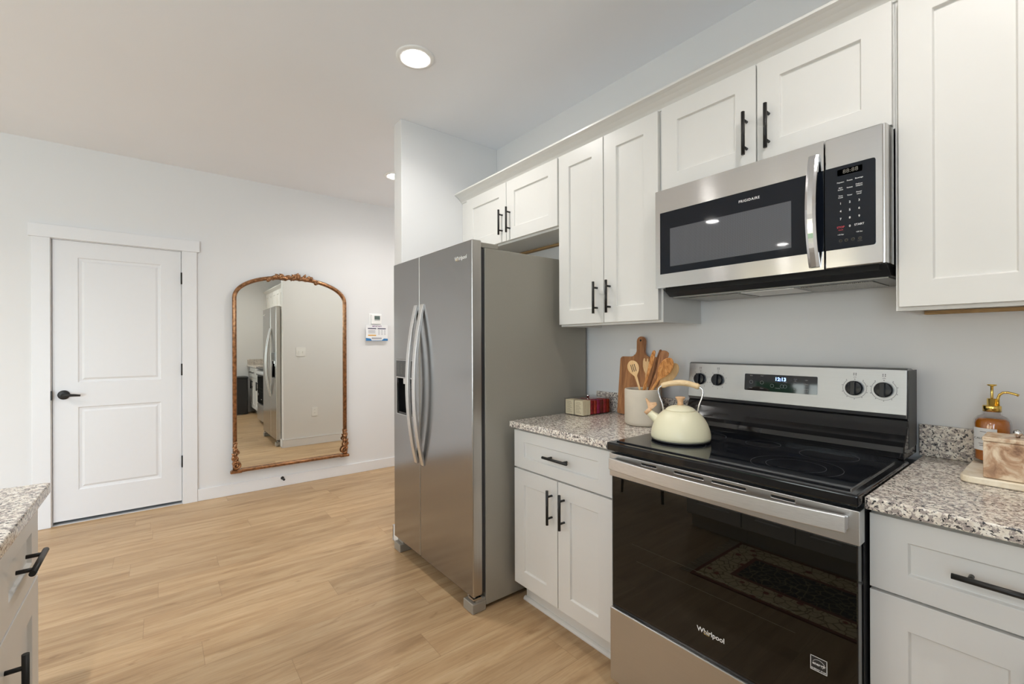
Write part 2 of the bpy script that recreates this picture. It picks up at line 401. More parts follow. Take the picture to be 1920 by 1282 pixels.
def slab(bm, O, A, Bv, Nv, W, H, T, holes=()):
    """panel whose front face lies at O; rectangular holes (a0,a1,b0,b1,profile) sunk by profile [(inset,depth)..] or cut through if profile is None"""
    O, A, Bv, Nv = Vector(O), Vector(A), Vector(Bv), Vector(Nv)
    P = lambda a, b_, d: bm.verts.new(O + A * a + Bv * b_ - Nv * d)
    xs = sorted({0, W, *[h[0] for h in holes], *[h[1] for h in holes]}); ys = sorted({0, H, *[h[2] for h in holes], *[h[3] for h in holes]})
    def inh(a, b_, through=False):
        return any(h[0] < a < h[1] and h[2] < b_ < h[3] and (not through or h[4] is None) for h in holes)
    for i in range(len(xs) - 1):
        for j in range(len(ys) - 1):
            ma, mb = (xs[i] + xs[i + 1]) / 2, (ys[j] + ys[j + 1]) / 2
            c = ((xs[i], ys[j]), (xs[i + 1], ys[j]), (xs[i + 1], ys[j + 1]), (xs[i], ys[j + 1]))
            if not inh(ma, mb): bm.faces.new([P(a, b_, 0) for a, b_ in c])
            if not inh(ma, mb, True): bm.faces.new([P(a, b_, T) for a, b_ in reversed(c)])
    for i in range(len(xs) - 1):
        for b_ in (0, H): bm.faces.new((P(xs[i], b_, 0), P(xs[i + 1], b_, 0), P(xs[i + 1], b_, T), P(xs[i], b_, T)))
    for j in range(len(ys) - 1):
        for a in (0, W): bm.faces.new((P(a, ys[j], 0), P(a, ys[j + 1], 0), P(a, ys[j + 1], T), P(a, ys[j], T)))
    for a0, a1, b0, b1, prof in holes:
        if prof is None: pr = [(0, 0), (0, T)]
        else: pr = [(0, 0)] + list(prof)
        for (i0, d0), (i1, d1) in zip(pr, pr[1:]):
            r0 = ((a0 + i0, b0 + i0), (a1 - i0, b0 + i0), (a1 - i0, b1 - i0), (a0 + i0, b1 - i0))
            r1 = ((a0 + i1, b0 + i1), (a1 - i1, b0 + i1), (a1 - i1, b1 - i1), (a0 + i1, b1 - i1))
            for k in range(4):
                l = (k + 1) % 4
                bm.faces.new((P(*r0[k], d0), P(*r0[l], d0), P(*r1[l], d1), P(*r1[k], d1)))
        if prof is not None:
            i1, d1 = pr[-1]
            bm.faces.new((P(a0 + i1, b0 + i1, d1), P(a1 - i1, b0 + i1, d1), P(a1 - i1, b1 - i1, d1), P(a0 + i1, b1 - i1, d1)))
_tc = {}
def text(bm, s, O, A, Bv, Nv, size, depth=0.0004, align='LEFT', space=1.0, bold=0.0, mi=0):
    """raised lettering; size = capital height; O = baseline start (or centre)"""
    key = (s, align, space, bold)
    if key not in _tc:
        cu = bpy.data.curves.new('t', 'FONT'); cu.body = s; cu.size = 1.0; cu.align_x = align; cu.space_character = space; cu.offset = bold
        cu.resolution_u = 3; cu.fill_mode = 'FRONT' if hasattr(cu, 'fill_mode') else cu.fill_mode
        o = bpy.data.objects.new('t', cu); me = bpy.data.meshes.new_from_object(o)
        _tc[key] = ([tuple(v.co) for v in me.vertices], [tuple(p.vertices) for p in me.polygons])
        bpy.data.objects.remove(o); bpy.data.curves.remove(cu); bpy.data.meshes.remove(me)
    vs, fs = _tc[key]; k = size / 0.70
    O, A, Bv, Nv = Vector(O), Vector(A), Vector(Bv), Vector(Nv)
    nv = [bm.verts.new(O + A * (x * k) + Bv * (y * k) + Nv * depth) for x, y, z in vs]
    for f in fs:
        try: q = bm.faces.new([nv[i] for i in f]); q.material_index = mi
        except ValueError: pass
def flat(bm, O, A, Bv, Nv, a0, a1, b0, b1, d=0.0004, mi=0, t=0.0003):
    O, A, Bv, Nv = Vector(O), Vector(A), Vector(Bv), Vector(Nv)
    c = O + A * (a0 + a1) / 2 + Bv * (b0 + b1) / 2 + Nv * (d - t / 2)
    obox(bm, c, A * (a1 - a0) / 2, Bv * (b1 - b0) / 2, Nv * t / 2, mi)

EX, EY, EZ = Vector((1, 0, 0)), Vector((0, 1, 0)), Vector((0, 0, 1))

# ------------------------------------------------------------------ the room
bm = B(); box(bm, XD - 0.2, XR + 0.2, YF - 0.2, YH + 0.2, -0.1, 0); struct('floor', bm, M['floor'])
bm = B(); box(bm, XD - 0.2, XR + 0.2, YF - 0.2, YH + 0.2, ZC, ZC + 0.1); struct('ceiling', bm, M['ceil'])
# wall with the white door (faces +X), opening cut for the door
bm = B(); slab(bm, (XD, YF - 0.1, 0), EY, EZ, EX, YH - YF + 0.1, ZC, 0.12, [(-0.600 - YF + 0.1, 0.150 - YF + 0.1, 0.0005, 2.049, None)])
struct('wall_left', bm, M['wall'])
bm = B(); box(bm, XS2, XR + 0.1, YW, YW + 0.12, 0, ZC); struct('wall_back', bm, M['wall'])
bm = B(); box(bm, XS2, XS, YS, YW, 0, ZC); box(bm, XS2, XS, YW + 0.12, YH, 0, ZC); struct('wall_partition', bm, M['wall'], bev=0.003)
bm = B(); box(bm, XD, XS2, YH, YH + 0.1, 0, ZC); struct('wall_hall', bm, M['wall'])
SW = (-4.65, -1.15, 0.02, 2.08)
bm = B(); slab(bm, (XR, YW, 0), -EY, EZ, -EX, YW - YF, ZC, 0.14, [(YW - SW[1], YW - SW[0], SW[2], SW[3], None)]); struct('wall_right', bm, M['wall'])
bm = B(); y0, y1, z0, z1 = SW; X0, X1 = XR + 0.03, XR + 0.10
for a in ((y0, y0 + 0.05, z0, z1), (y1 - 0.05, y1, z0, z1), (y0 + 0.05, y1 - 0.05, z0, z0 + 0.05), (y0 + 0.05, y1 - 0.05, z1 - 0.05, z1), (-3.53, -3.47, z0 + 0.05, z1 - 0.05), (-2.33, -2.27, z0 + 0.05, z1 - 0.05)): box(bm, X0, X1, *a)
sdo = struct('door_added_side', bm, M['trim'])  # unseen patio door, made up as the source of the side fill
bm = B(); box(bm, XR + 0.064, XR + 0.068, y0 + 0.05, y1 - 0.05, z0 + 0.05, z1 - 0.05); struct('pane', bm, M['pane'], sdo)
DO = (-4.05, -2.15, 0.02, 2.05); WI = (-1.55, 0.25, 0.75, 2.05)
bm = B(); slab(bm, (XR, YF, 0), -EX, EZ, EY, XR - XD, ZC, 0.14, [(XR - DO[1], XR - DO[0], DO[2], DO[3], None), (XR - WI[1], XR - WI[0], WI[2], WI[3], None)])
struct('wall_front', bm, M['wall'])
# glazed patio door and window
def frame_ring(bm, x0, x1, z0, z1, y0, y1, t):
    box(bm, x0, x0 + t, y0, y1, z0, z1); box(bm, x1 - t, x1, y0, y1, z0, z1); box(bm, x0 + t, x1 - t, y0, y1, z0, z0 + t); box(bm, x0 + t, x1 - t, y0, y1, z1 - t, z1)
def glazed(name, r, ym):
    x0, x1, z0, z1 = r
    bm = B(); frame_ring(bm, x0, x1, z0, z1, YF - 0.10, YF - 0.03, 0.05); mid = (x0 + x1) / 2; box(bm, mid - 0.03, mid + 0.03, YF - 0.09, YF - 0.04, z0 + 0.05, z1 - 0.05)
    f = struct(name, bm, M['trim'])
    bm = B(); box(bm, x0 + 0.05, x1 - 0.05, YF - 0.068, YF - 0.064, z0 + 0.05, z1 - 0.05)
    struct('pane', bm, M['pane'], f)
    bm = B(); frame_ring(bm, x0 - 0.09, x1 + 0.09, z0 - (0.09 if z0 > 0.2 else 0), z1 + 0.09, YF + 0.001, YF + 0.018, 0.09)
    struct('casing', bm, M['trim'], f)
glazed('door_2', DO, 0); glazed('window_1', WI, 0)
# baseboards
bb = 0.097; bt = 0.013
bm = B(); box(bm, XD + 0.0005, XD + bt, 0.2485, YH - 0.001, 0.0005, bb); box(bm, XD + 0.0005, XD + bt, YF + 0.001, -0.6935, 0.0005, bb); struct('baseboard_left', bm, M['trim'], bev=0.002)
bm = B(); box(bm, XS2 - bt, XS2 - 0.0005, YS - bt, YH - 0.001, 0.0005, bb); box(bm, XS2 - bt, XS + bt, YS - bt, YS - 0.0005, 0.0005, bb); box(bm, XS + 0.0005, XS + bt, YS - bt, YS + 0.03, 0.0005, bb)
struct('baseboard_partition', bm, M['trim'], bev=0.002)
bm = B(); box(bm, XR - bt, XR - 0.0005, YF + 0.02, -4.7, 0.0005, bb); box(bm, XR - bt, XR - 0.0005, -1.1, 1.355, 0.0005, bb); struct('baseboard_right', bm, M['trim'], bev=0.002)
bm = B(); box(bm, DO[1] + 0.1, XR - 0.015, YF + 0.0005, YF + bt, 0.0005, bb); struct('baseboard_front', bm, M['trim'])

# white two-panel door with casing
bm = B()
slab(bm, (XD - 0.010, -0.594, 0.026), EY, EZ, EX, 0.738, 2.019, 0.035,
     [(0.131, 0.609, 0.990, 1.902, [(0.006, 0.007), (0.020, 0.009), (0.034, 0.002)]), (0.131, 0.609, 0.208, 0.812, [(0.006, 0.007), (0.020, 0.009), (0.034, 0.002)])])
door = struct('door_1', bm, M['trim'])
bm = B(); lathe(bm, [(0.0, 0), (0.033, 0), (0.033, 0.006), (0.028, 0.010), (0, 0.010)], (XD - 0.009, -0.537, 0.932), 28, along((0, 0, 0), (1, 0, 0)))
lathe(bm, [(0.0, 0), (0.011, 0), (0.011, 0.05), (0, 0.05)], (XD, -0.537, 0.932), 20, along((0, 0, 0), (1, 0, 0)))
tube(bm, [(XD + 0.047, -0.541, 0.932), (XD + 0.050, -0.52, 0.932), (XD + 0.050, -0.48, 0.930), (XD + 0.047, -0.445, 0.926)], [0.011, 0.011, 0.009, 0.007], 12, flat=1.0)
struct('lever_handle', bm, M['black'], door)
for z in (1.828, 1.090, 0.345):
    bm = B(); rod(bm, (XD + 0.004, 0.1475, z - 0.047), (XD + 0.004, 0.1475, z + 0.047), 0.0065, 12); struct('hinge', bm, M['black'], door)
bm = B(); box(bm, XD - 0.012, XD + 0.0185, -0.6015, -0.5955, 0.90, 0.965); struct('strike_plate', bm, M['black'], door)
bm = B()
box(bm, XD + 0.0005, XD + 0.018, -0.693, -0.6015, 0.0005, 2.050); box(bm, XD + 0.0005, XD + 0.018, 0.1515, 0.248, 0.0005, 2.050)
box(bm, XD + 0.0005, XD + 0.026, -0.709, 0.267, 2.050, 2.141)
struct('trim_1', bm, M['trim'], bev=0.0015)
bm = B()
box(bm, XD - 0.11, XD - 0.001, -0.5999, -0.597, 0.001, 2.048); box(bm, XD - 0.11, XD - 0.001, 0.1465, 0.1495, 0.001, 2.048); box(bm, XD - 0.11, XD - 0.001, -0.597, 0.1465, 2.0465, 2.0488)
struct('trim_2', bm, M['trim'])
bm = B(); box(bm, XD - 0.118, XD - 0.112, -0.5995, 0.1495, 0.001, 2.048); struct('door_gap_shade', bm, M['dark'])  # near-black sheet behind the door, in place of shade in its gaps

# recessed ceiling lights
def ceiling_light(x, y, label, level):
    t = thing('recessed_light', label, 'ceiling light', (x, y, ZC), 'recessed ceiling lights')
    bm = B(); lathe(bm, [(0.066, -0.004), (0.070, -0.010), (0.092, -0.007), (0.096, -0.001), (0.096, -0.0005), (0.066, -0.0005)], (x, y, ZC), 48)
    part('trim_ring', bm, M['white'], t)
    bm = B(); lathe(bm, [(0, -0.0045), (0.066, -0.0045), (0.066, -0.0035), (0, -0.0035)], (x, y, ZC), 48)
    part('lens', bm, M['lens'], t)
    l = bpy.data.lights.new('lamp', 'AREA'); l.shape = 'DISK'; l.size = 0.125; l.energy = LAMP_E * level; l.color = (1.0, 0.97, 0.93); l.spread = math.radians(145)
    lo = bpy.data.objects.new('lamp', l); C.objects.link(lo); lo.parent = t; lo.location = (0, 0, -0.012)
LL = ['white round recessed ceiling light above the walkway in front of the refrigerator', 'white round recessed ceiling light above the range, out of view overhead',
      'white round recessed ceiling light partly hidden behind the partition wall', 'white round recessed ceiling light added unseen in the hall to brighten the partition', 'white round recessed ceiling light over the room beyond the island, nearest the refrigerator side',
      'white round recessed ceiling light beside the glazed patio door', 'white round recessed ceiling light added unseen for even lighting behind the island', 'white round recessed ceiling light beside the far window']
for (x, y), l, k in zip(LAMPS, LL, LAMP_K): ceiling_light(x, y, l, k)

# ------------------------------------------------------------------ cabinets
def bar_pull(bm, c, axis, out, L=0.152, r=0.0062, gap=0.030, sp=0.096):
    c, axis, out = Vector(c), Vector(axis), Vector(out)
    rod(bm, c + out * gap - axis * L / 2, c + out * gap + axis * L / 2, r, 16)
    for s in (-1, 1): rod(bm, c + axis * s * sp / 2, c + axis * s * sp / 2 + out * gap, 0.0048, 12)
def shaker(parent, name, x0, x1, z0, z1, y, face=-1, stile=0.072, rail=None, handle=None, t=0.020):
    """face -1: front faces -Y, +1: faces +Y.  handle (x, z, 'v'|'h')"""
    rail = rail or stile
    A = EX if face < 0 else -EX; Nn = -EY if face < 0 else EY
    O = (x0 if face < 0 else x1, y, z0)
    bm = B(); slab(bm, O, A, EZ, Nn, x1 - x0, z1 - z0, t, [(stile, x1 - x0 - stile, rail, z1 - z0 - rail, [(0.0035, 0.009)])])
    d = part(name, bm, M['cab'], parent, bev=0.0012)
    if handle:
        hx, hz, o = handle
        bm = B(); bar_pull(bm, (hx, y, hz), EZ if o == 'v' else EX, Nn)
        part('handle', bm, M['black'], d)
    return d
def upper(name_label, x0, x1, z0, z1, doors, filler=None, raw=False):
    t = thing('wall_cabinet', name_label, 'cabinet', ((x0 + x1) / 2, YW - 0.002, z0), 'white wall cabinets')
    bm = B()
    T = 0.016; yb = YW - 0.003
    box(bm, x0, x0 + T, YUF + 0.02, yb, z0, z1); box(bm, x1 - T, x1, YUF + 0.02, yb, z0, z1)
    box(bm, x0 + T, x1 - T, YUF + 0.02, yb, z0 + 0.012, z0 + 0.024); box(bm, x0 + T, x1 - T, YUF + 0.02, yb, z1 - 0.02, z1)
    box(bm, x0 + T, x1 - T, yb - 0.008, yb, z0 + 0.024, z1 - 0.02)
    frame_ring(bm, x0, x1, z0, z1, YUF - 0.0005, YUF + 0.02, 0.030)
    if filler: box(bm, filler[0], filler[1], YUF - 0.0007, YUF + 0.0198, z0, z1)
    part('carcass', bm, M['cab'], t)
    if raw:
        bm = B(); box(bm, x0 + T + 0.001, x1 - T - 0.001, yb - 0.030, yb - 0.001, z0 - 0.0, z0 + 0.011); part('mounting_rail', bm, M['rawwood'], t)
    for d in doors: shaker(t, 'door', *d[:4], YU, handle=d[4])
    return t
HZ = 1.505
upper('short two-door white shaker cabinet above the refrigerator', -2.693, -1.711, 1.900, 2.286,
      [(-2.605, -2.1635, 1.911, 2.268, (-2.200, 2.028, 'v')), (-2.1585, -1.717, 1.911, 2.268, (-2.124, 2.028, 'v'))], (-2.663, -2.609), raw=True)
upper('tall narrow two-door white shaker cabinet between refrigerator and microwave', -1.710, -1.098, 1.375, 2.286,
      [(-1.705, -1.4065, 1.385, 2.268, (-1.444, HZ, 'v')), (-1.4015, -1.108, 1.385, 2.268, (-1.366, HZ, 'v'))])
upper('short two-door white shaker cabinet directly over the microwave', -1.097, -0.335, 1.905, 2.286,
      [(-1.0905, -0.7125, 1.911, 2.268, (-0.743, 2.028, 'v')), (-0.7075, -0.338, 1.911, 2.268, (-0.669, 2.028, 'v'))])
upper('tall white shaker cabinet right of the microwave, cut off by the frame', -0.334, 0.290, 1.375, 2.286,
      [(-0.324, -0.0245, 1.385, 2.268, (-0.062, HZ, 'v')), (-0.0195, 0.280, 1.385, 2.268, (0.020, HZ, 'v'))], raw=True)
upper('tall white shaker cabinet at the end of the run by the right wall', 0.291, 0.915, 1.375, 2.286,
      [(0.301, 0.600, 1.385, 2.268, (0.564, HZ, 'v')), (0.605, 0.905, 1.385, 2.268, (0.644, HZ, 'v'))], (0.885, 0.975))

# crown moulding along the cabinet tops
prof = [(YUF - 0.001, 2.270), (YUF - 0.006, 2.270), (YUF - 0.008, 2.276), (YUF - 0.018, 2.287), (YUF - 0.034, 2.302), (YUF - 0.050, 2.312), (YUF - 0.060, 2.315), (YUF - 0.066, 2.317), (YUF - 0.066, 2.326), (YUF + 0.03, 2.326), (YUF + 0.03, 2.2865), (YUF - 0.001, 2.2865)]
bm = B(); prism(bm, prof, (XS + 0.001, 0, 0), EY, EZ, EX, 0, XR - 0.002 - XS)
o = part('crown_moulding', bm, M['cab'], loc=(-1, YUF, 2.27)); tag(o, 'long white crown moulding running along the tops of the wall cabinets', 'moulding')

def base(label, x0, x1, doors, drawers, face=-1, yf=None, depth=None, grp='white base cabinets', toe=True):
    yf = YBF if yf is None else yf; s = -face   # s: direction into the cabinet
    yb = yf + s * (depth or (YW - 0.003 - yf)); t = thing('base_cabinet', label, 'cabinet', ((x0 + x1) / 2, (yf + yb) / 2, 0), grp)
    a, b_ = min(yf, yb), max(yf, yb)
    bm = B(); T = 0.016
    a2, b2 = (a + 0.02, b_) if s > 0 else (a, b_ - 0.02)
    for xx in (x0, x1 - T): box(bm, xx, xx + T, a2, b2, 0.105, 0.882)
    box(bm, x0 + T, x1 - T, a2, b2, 0.105, 0.121)
    ybk = yb - s * 0.01
    box(bm, x0 + T, x1 - T, min(yb, ybk), max(yb, ybk), 0.121, 0.882)
    y2 = yf + s * 0.02
    frame_ring(bm, x0, x1, 0.105, 0.882, min(yf, y2), max(yf, y2), 0.030)
    box(bm, x0 + 0.03, x1 - 0.03, min(yf, y2), max(yf, y2), 0.665, 0.692)
    part('carcass', bm, M['cab'], t)
    y3, y4 = yf + s * 0.060, yf + s * 0.075
    bm = B(); box(bm, x0, x1, min(y3, y4), max(y3, y4), 0.0008, 0.1045); 
    part('toe_kick', bm, M['cab'], t)
    yq = yf - s * 0.021
    for d in drawers: shaker(t, 'drawer', *d[:4], yq, face, handle=d[4], rail=0.052)
    for d in doors: shaker(t, 'door', *d[:4], yq, face, handle=d[4])
    return t
ZD0, ZD1, ZB0, ZB1 = 0.686, 0.866, 0.119, 0.679
base('white base cabinet with one drawer over two doors, between refrigerator and range', -1.738, -1.104,
     [(-1.733, -1.4315, ZB0, ZB1, (-1.465, 0.560, 'v')), (-1.4265, -1.126, ZB0, ZB1, (-1.388, 0.560, 'v'))], [(-1.733, -1.126, ZD0, ZD1, (-1.4195, 0.777, 'h'))])
base('white base cabinet right of the range under the granite counter', -0.327, 0.290,
     [(-0.326, -0.0215, ZB0, ZB1, (-0.058, 0.560, 'v')), (-0.0165, 0.284, ZB0, ZB1, (0.02, 0.560, 'v'))], [(-0.326, 0.284, ZD0, ZD1, (-0.101, 0.779, 'h'))])
base('white base cabinet at the end of the run against the right wall', 0.2915, 0.905,
     [(0.297, 0.596, ZB0, ZB1, (0.560, 0.560, 'v')), (0.601, 0.900, ZB0, ZB1, (0.64, 0.560, 'v'))], [(0.297, 0.596, ZD0, ZD1, (0.446, 0.779, 'h')), (0.601, 0.900, ZD0, ZD1, (0.75, 0.779, 'h'))])
# shoe moulding at the toe kick of the left cabinet
prof = [(0, 0), (-0.016, 0), (-0.0155, 0.006), (-0.012, 0.012), (-0.006, 0.0155), (0, 0.016)]
bm = B(); prism(bm, [(a, b_ + 0.0005) for a, b_ in prof], (-1.745, YBF + 0.0595, 0), EY, EZ, EX, 0, 0.64)
o = part('shoe_moulding', bm, M['cab'], loc=(-1.4, YBF + 0.05, 0)); tag(o, 'thin white rounded shoe moulding on the floor at the toe kick left of the range', 'moulding')

# countertops
def counter(label, x0, x1, y0, y1, splash=None, name='countertop'):
    t = thing(name, label, 'countertop', ((x0 + x1) / 2, (y0 + y1) / 2, 0.884), 'granite countertops')
    bm = B(); box(bm, x0, x1, y0, y1, 0.884, 0.914); part('slab', bm, M['granite'], t, bev=0.004, seg=3)
    for s in (splash or []):
        bm = B(); box(bm, *s, 0.9145, 1.016); part('backsplash', bm, M['granite'], t, bev=0.002)
    return t
counter('grey speckled granite countertop left of the range, beside the refrigerator', -1.719, -1.097, YCT, YW - 0.002, [(-1.719, -1.104, YW - 0.022, YW - 0.002)])
counter('grey speckled granite countertop right of the range, under the soap dispenser', -0.326, XR - 0.002, YCT, YW - 0.002, [(-0.345 + 0.012, XR - 0.023, YW - 0.022, YW - 0.002), (XR - 0.0225, XR - 0.0025, YCT + 0.01, YW - 0.002)])
counter('pale granite island countertop corner at the lower left edge', -1.735, 0.45, -1.15, -0.232)

# island base: cabinets facing the range
isl = [(-1.715, -1.334, 'white island cabinet at the island end nearest the white door'), (-1.333, -0.724, 'white island cabinet second from the end, mirrored in the oven glass'), (-0.723, -0.114, 'white island cabinet opposite the range centre'), (-0.113, 0.43, 'white island cabinet at the far right end of the island')]
for i, (a, b_, l) in enumerate(isl):
    if i == 0:
        base(l, a, b_, [(a + 0.008, b_ - 0.005, ZB0, ZB1, (b_ - 0.042, 0.560, 'v'))], [(a + 0.008, b_ - 0.005, ZD0, ZD1, (-1.520, 0.777, 'h'))], 1, -0.273, 0.55, 'island cabinets')
    else:
        mid = (a + b_) / 2
        base(l, a, b_, [(a + 0.005, mid - 0.0025, ZB0, ZB1, (mid - 0.038, 0.560, 'v')), (mid + 0.0025, b_ - 0.005, ZB0, ZB1, (mid + 0.038, 0.560, 'v'))], [(a + 0.005, b_ - 0.005, ZD0, ZD1, (mid, 0.777, 'h'))], 1, -0.273, 0.55, 'island cabinets')
bm = B(); box(bm, -1.715, 0.43, -0.845, -0.826, 0.001, 0.883); o = part('island_back_panel', bm, M['cab'], loc=(-0.65, -0.83, 0)); tag(o, 'white panel closing the back of the kitchen island', 'panel')

# ------------------------------------------------------------------ refrigerator
FX0, FXG, FX1, FY = -2.690, -2.334, -1.788, 1.167
t = thing('refrigerator', 'dark stainless side-by-side refrigerator with ice and water dispenser', 'refrigerator', (-2.24, 1.55, 0))
bm = B(); box(bm, FX0 + 0.004, FX1, FY + 0.075, 1.955, 0.022, 1.752); part('cabinet_body', bm, M['fridgeside'], t, bev=0.004)
def fdoor(x0, x1, name, hole=None):
    bm = B(); slab(bm, (x0, FY, 0.080), EX, EZ, -EY, x1 - x0, 1.704, 0.055, hole or [])
    for f in bm.faces:
        n = f.normal
        f.normal_update()
        if all(v.co.y < FY + 0.0001 for v in f.verts): f.material_index = 0
        else: f.material_index = 1
    return part(name, bm, [M['fridgefront'], M['fridgeedge']], t, bev=0.005, seg=3)
DX0, DX1, DZ0, DZ1 = -2.642, -2.420, 0.858, 1.190
dl = fdoor(FX0, FXG - 0.003, 'freezer_door', [(DX0 - FX0, DX1 - FX0, DZ0 - 0.08, DZ1 - 0.08, [(0.0, 0.050)])])
dr = fdoor(FXG + 0.003, FX1, 'refrigerator_door')
bm = B(); box(bm, FX0 + 0.006, FX1 - 0.006, FY + 0.0555, FY + 0.0745, 0.085, 1.775 - 0.03); part('door_gasket', bm, M['blackplastic'], t)
# dispenser
bm = B(); slab(bm, (DX0 - 0.002, FY - 0.004, DZ0 - 0.002), EX, EZ, -EY, DX1 - DX0 + 0.004, DZ1 - DZ0 + 0.004, 0.012, [(0.006, DX1 - DX0 - 0.002, 0.006, 0.224, None)])
part('dispenser_frame', bm, M['steel'], dl, bev=0.001)
bm = B(); box(bm, DX0 + 0.003, DX1 - 0.003, FY - 0.0065, FY - 0.0042, 1.088, DZ1 - 0.003)
part('dispenser_panel', bm, plain('grey_dispenser_panel', (0.045, 0.045, 0.045), 0.3, var=0.02), dl)
for r_, zz in enumerate((1.158, 1.125)):
    for k in range(4):
        bm = B(); xx = DX0 + 0.03 + k * 0.048
        lathe(bm, [(0.010, 0), (0.010, 0.0006), (0.0075, 0.0006), (0.0075, 0)], (xx, FY - 0.0064, zz), 16, along((0, 0, 0), (0, -1, 0)))
        box(bm, xx - 0.012, xx + 0.012, FY - 0.0071, FY - 0.0066, zz - 0.017, zz - 0.0145)
        part('dispenser_button', bm, M['inkdim'], dl)
bm = B(); box(bm, DX0 + 0.002, DX1 - 0.002, FY + 0.040, FY + 0.048, DZ0 + 0.002, 1.084)
box(bm, DX0 + 0.001, DX0 + 0.006, FY + 0.007, FY + 0.048, DZ0 + 0.002, 1.084); box(bm, DX1 - 0.006, DX1 - 0.001, FY + 0.007, FY + 0.048, DZ0 + 0.002, 1.084)
box(bm, DX0 + 0.006, DX1 - 0.006, FY + 0.004, FY + 0.048, DZ0 + 0.003, DZ0 + 0.014)
part('dispenser_recess', bm, M['blackgloss'], dl)
bm = B(); box(bm, DX0 + 0.075, DX0 + 0.150, FY + 0.006, FY + 0.040, 1.045, 1.086); rod(bm, (DX0 + 0.112, FY + 0.022, 1.01), (DX0 + 0.112, FY + 0.022, 1.05), 0.010); part('dispenser_spout', bm, M['steellight'], dl, bev=0.002)
bm = B(); box(bm, DX0 + 0.070, DX0 + 0.155, FY + 0.030, FY + 0.036, 0.93, 1.01); part('dispenser_paddle', bm, M['blackplastic'], dl, bev=0.002)
# bowed handles
def fhandle(x0, x1, dd):
    bm = B(); n = 28; z0, z1 = 0.603, 1.511; zm = (z0 + z1) / 2
    prev = None
    ring = []
    for i in range(n + 1):
        z = z0 + (z1 - z0) * i / n; q = 1 - ((z - zm) / ((z1 - z0) / 2)) ** 2
        y = FY - 0.006 - 0.056 * q; th_ = 0.013 + 0.004 * q
        ring.append([bm.verts.new((x0, y, z)), bm.verts.new((x1, y, z)), bm.verts.new((x1, y + th_, z)), bm.verts.new((x0, y + th_, z))])
    for a, b_ in zip(ring, ring[1:]):
        for k in range(4):
            bm.faces.new((a[k], a[(k + 1) % 4], b_[(k + 1) % 4], b_[k]))
    bm.faces.new(ring[0]); bm.faces.new(ring[-1])
    for zz in (z0, z1): 
        za, zb = (zz, zz + 0.024) if zz == z0 else (zz - 0.024, zz)
        box(bm, x0 + 0.003, x1 - 0.003, FY - 0.006, FY - 0.0005, za, zb)
    part('handle', bm, M['steellight'], dd, bev=0.003, seg=3)
fhandle(-2.394, -2.360, dl); fhandle(-2.312, -2.278, dr)
# hinge cover and feet
bm = B(); box(bm, FX1 - 0.075, FX1 - 0.006, FY + 0.018, FY + 0.16, 1.7525, 1.778); part('hinge_cover', bm, M['fridgeside'], t, bev=0.004)
bm = B(); box(bm, FX0 + 0.010, FX0 + 0.075, FY + 0.018, FY + 0.16, 1.7525, 1.778); part('hinge_cover', bm, M['fridgeside'], t, bev=0.004)
for (a, b_) in ((FX1 - 0.085, FX1), (FX0, FX0 + 0.085)):
    bm = B(); box(bm, a, b_, FY - 0.002, FY + 0.075, 0.001, 0.048); box(bm, a + 0.003, b_ - 0.003, FY + 0.02, FY + 0.074, 0.048, 0.060); part('levelling_foot', bm, M['foot'], t, bev=0.003)
bm = B(); box(bm, FX1 - 0.05, FX1 - 0.004, FY + 0.006, FY + 0.05, 0.061, 0.070); rod(bm, (FX1 - 0.02, FY + 0.02, 0.05), (FX1 - 0.02, FY + 0.02, 0.079), 0.006); part('lower_hinge', bm, M['steel'], t)
bm = B(); box(bm, FX0 + 0.09, FX1 - 0.09, FY + 0.06, FY + 0.074, 0.02, 0.075); part('toe_grille', bm, M['blackplastic'], t)
bm = B(); text(bm, 'Whirlpool', (-1.945, FY - 0.0002, 1.700), EX, EZ, -EY, 0.019, bold=0.02); part('brand_lettering', bm, M['ink'], dr)
bm = B(); tube(bm, [(-1.917 + 0.014 * math.cos(a), FY - 0.0014, 1.7035 + 0.006 * math.sin(a)) for a in [math.radians(20 + 20 * k) for k in range(16)]], 0.0007, 6); part('brand_swirl', bm, M['gold'], dr)

# ------------------------------------------------------------------ electric range
GX0, GX1, GY = -1.087, -0.330, 1.314
t = thing('electric_range', 'stainless steel electric range with black glass oven door', 'range', (-0.7085, 1.65, 0))
bm = B(); box(bm, GX0 + 0.003, GX1 - 0.003, GY + 0.045, 1.96, 0.03, 0.898); part('body', bm, M['blackplastic'], t)
for xx in (GX0 + 0.05, GX1 - 0.05):
    for yy in (GY + 0.08, 1.90):
        bm = B(); lathe(bm, [(0.018, 0.001), (0.018, 0.01), (0.010, 0.012), (0.010, 0.031)], (xx, yy, 0), 16)
        part('levelling_foot', bm, M['blackplastic'], t)
# oven door: glass body with steel top band
bm = B(); box(bm, GX0 + 0.010, GX1 - 0.004, GY + 0.002, GY + 0.044, 0.329, 0.797)
od = part('oven_door', bm, M['ovenglass'], t, bev=0.003)
bm = B(); slab(bm, (GX0, GY, 0.797), EX, EZ, -EY, GX1 - GX0, 0.083, 0.040,
               [(a - GX0, b_ - GX0, 0.0665, 0.0735, [(0.0, 0.02)]) for a, b_ in ((-0.948, -0.889), (-0.822, -0.722), (-0.695, -0.595), (-0.528, -0.469))])
bd = part('door_top_band', bm, M['steelsoft'], od, bev=0.0015)
for a, b_ in ((-0.948, -0.889), (-0.822, -0.722), (-0.695, -0.595), (-0.528, -0.469)):
    bm = B(); prism(bm, rrect(a + 0.001, b_ - 0.001, 0.8645, 0.8695, 0.0024, 3), (0, GY + 0.003, 0), EX, EZ, -EY, 0, 0.002)
    part('vent_slot', bm, M['dark'], od)
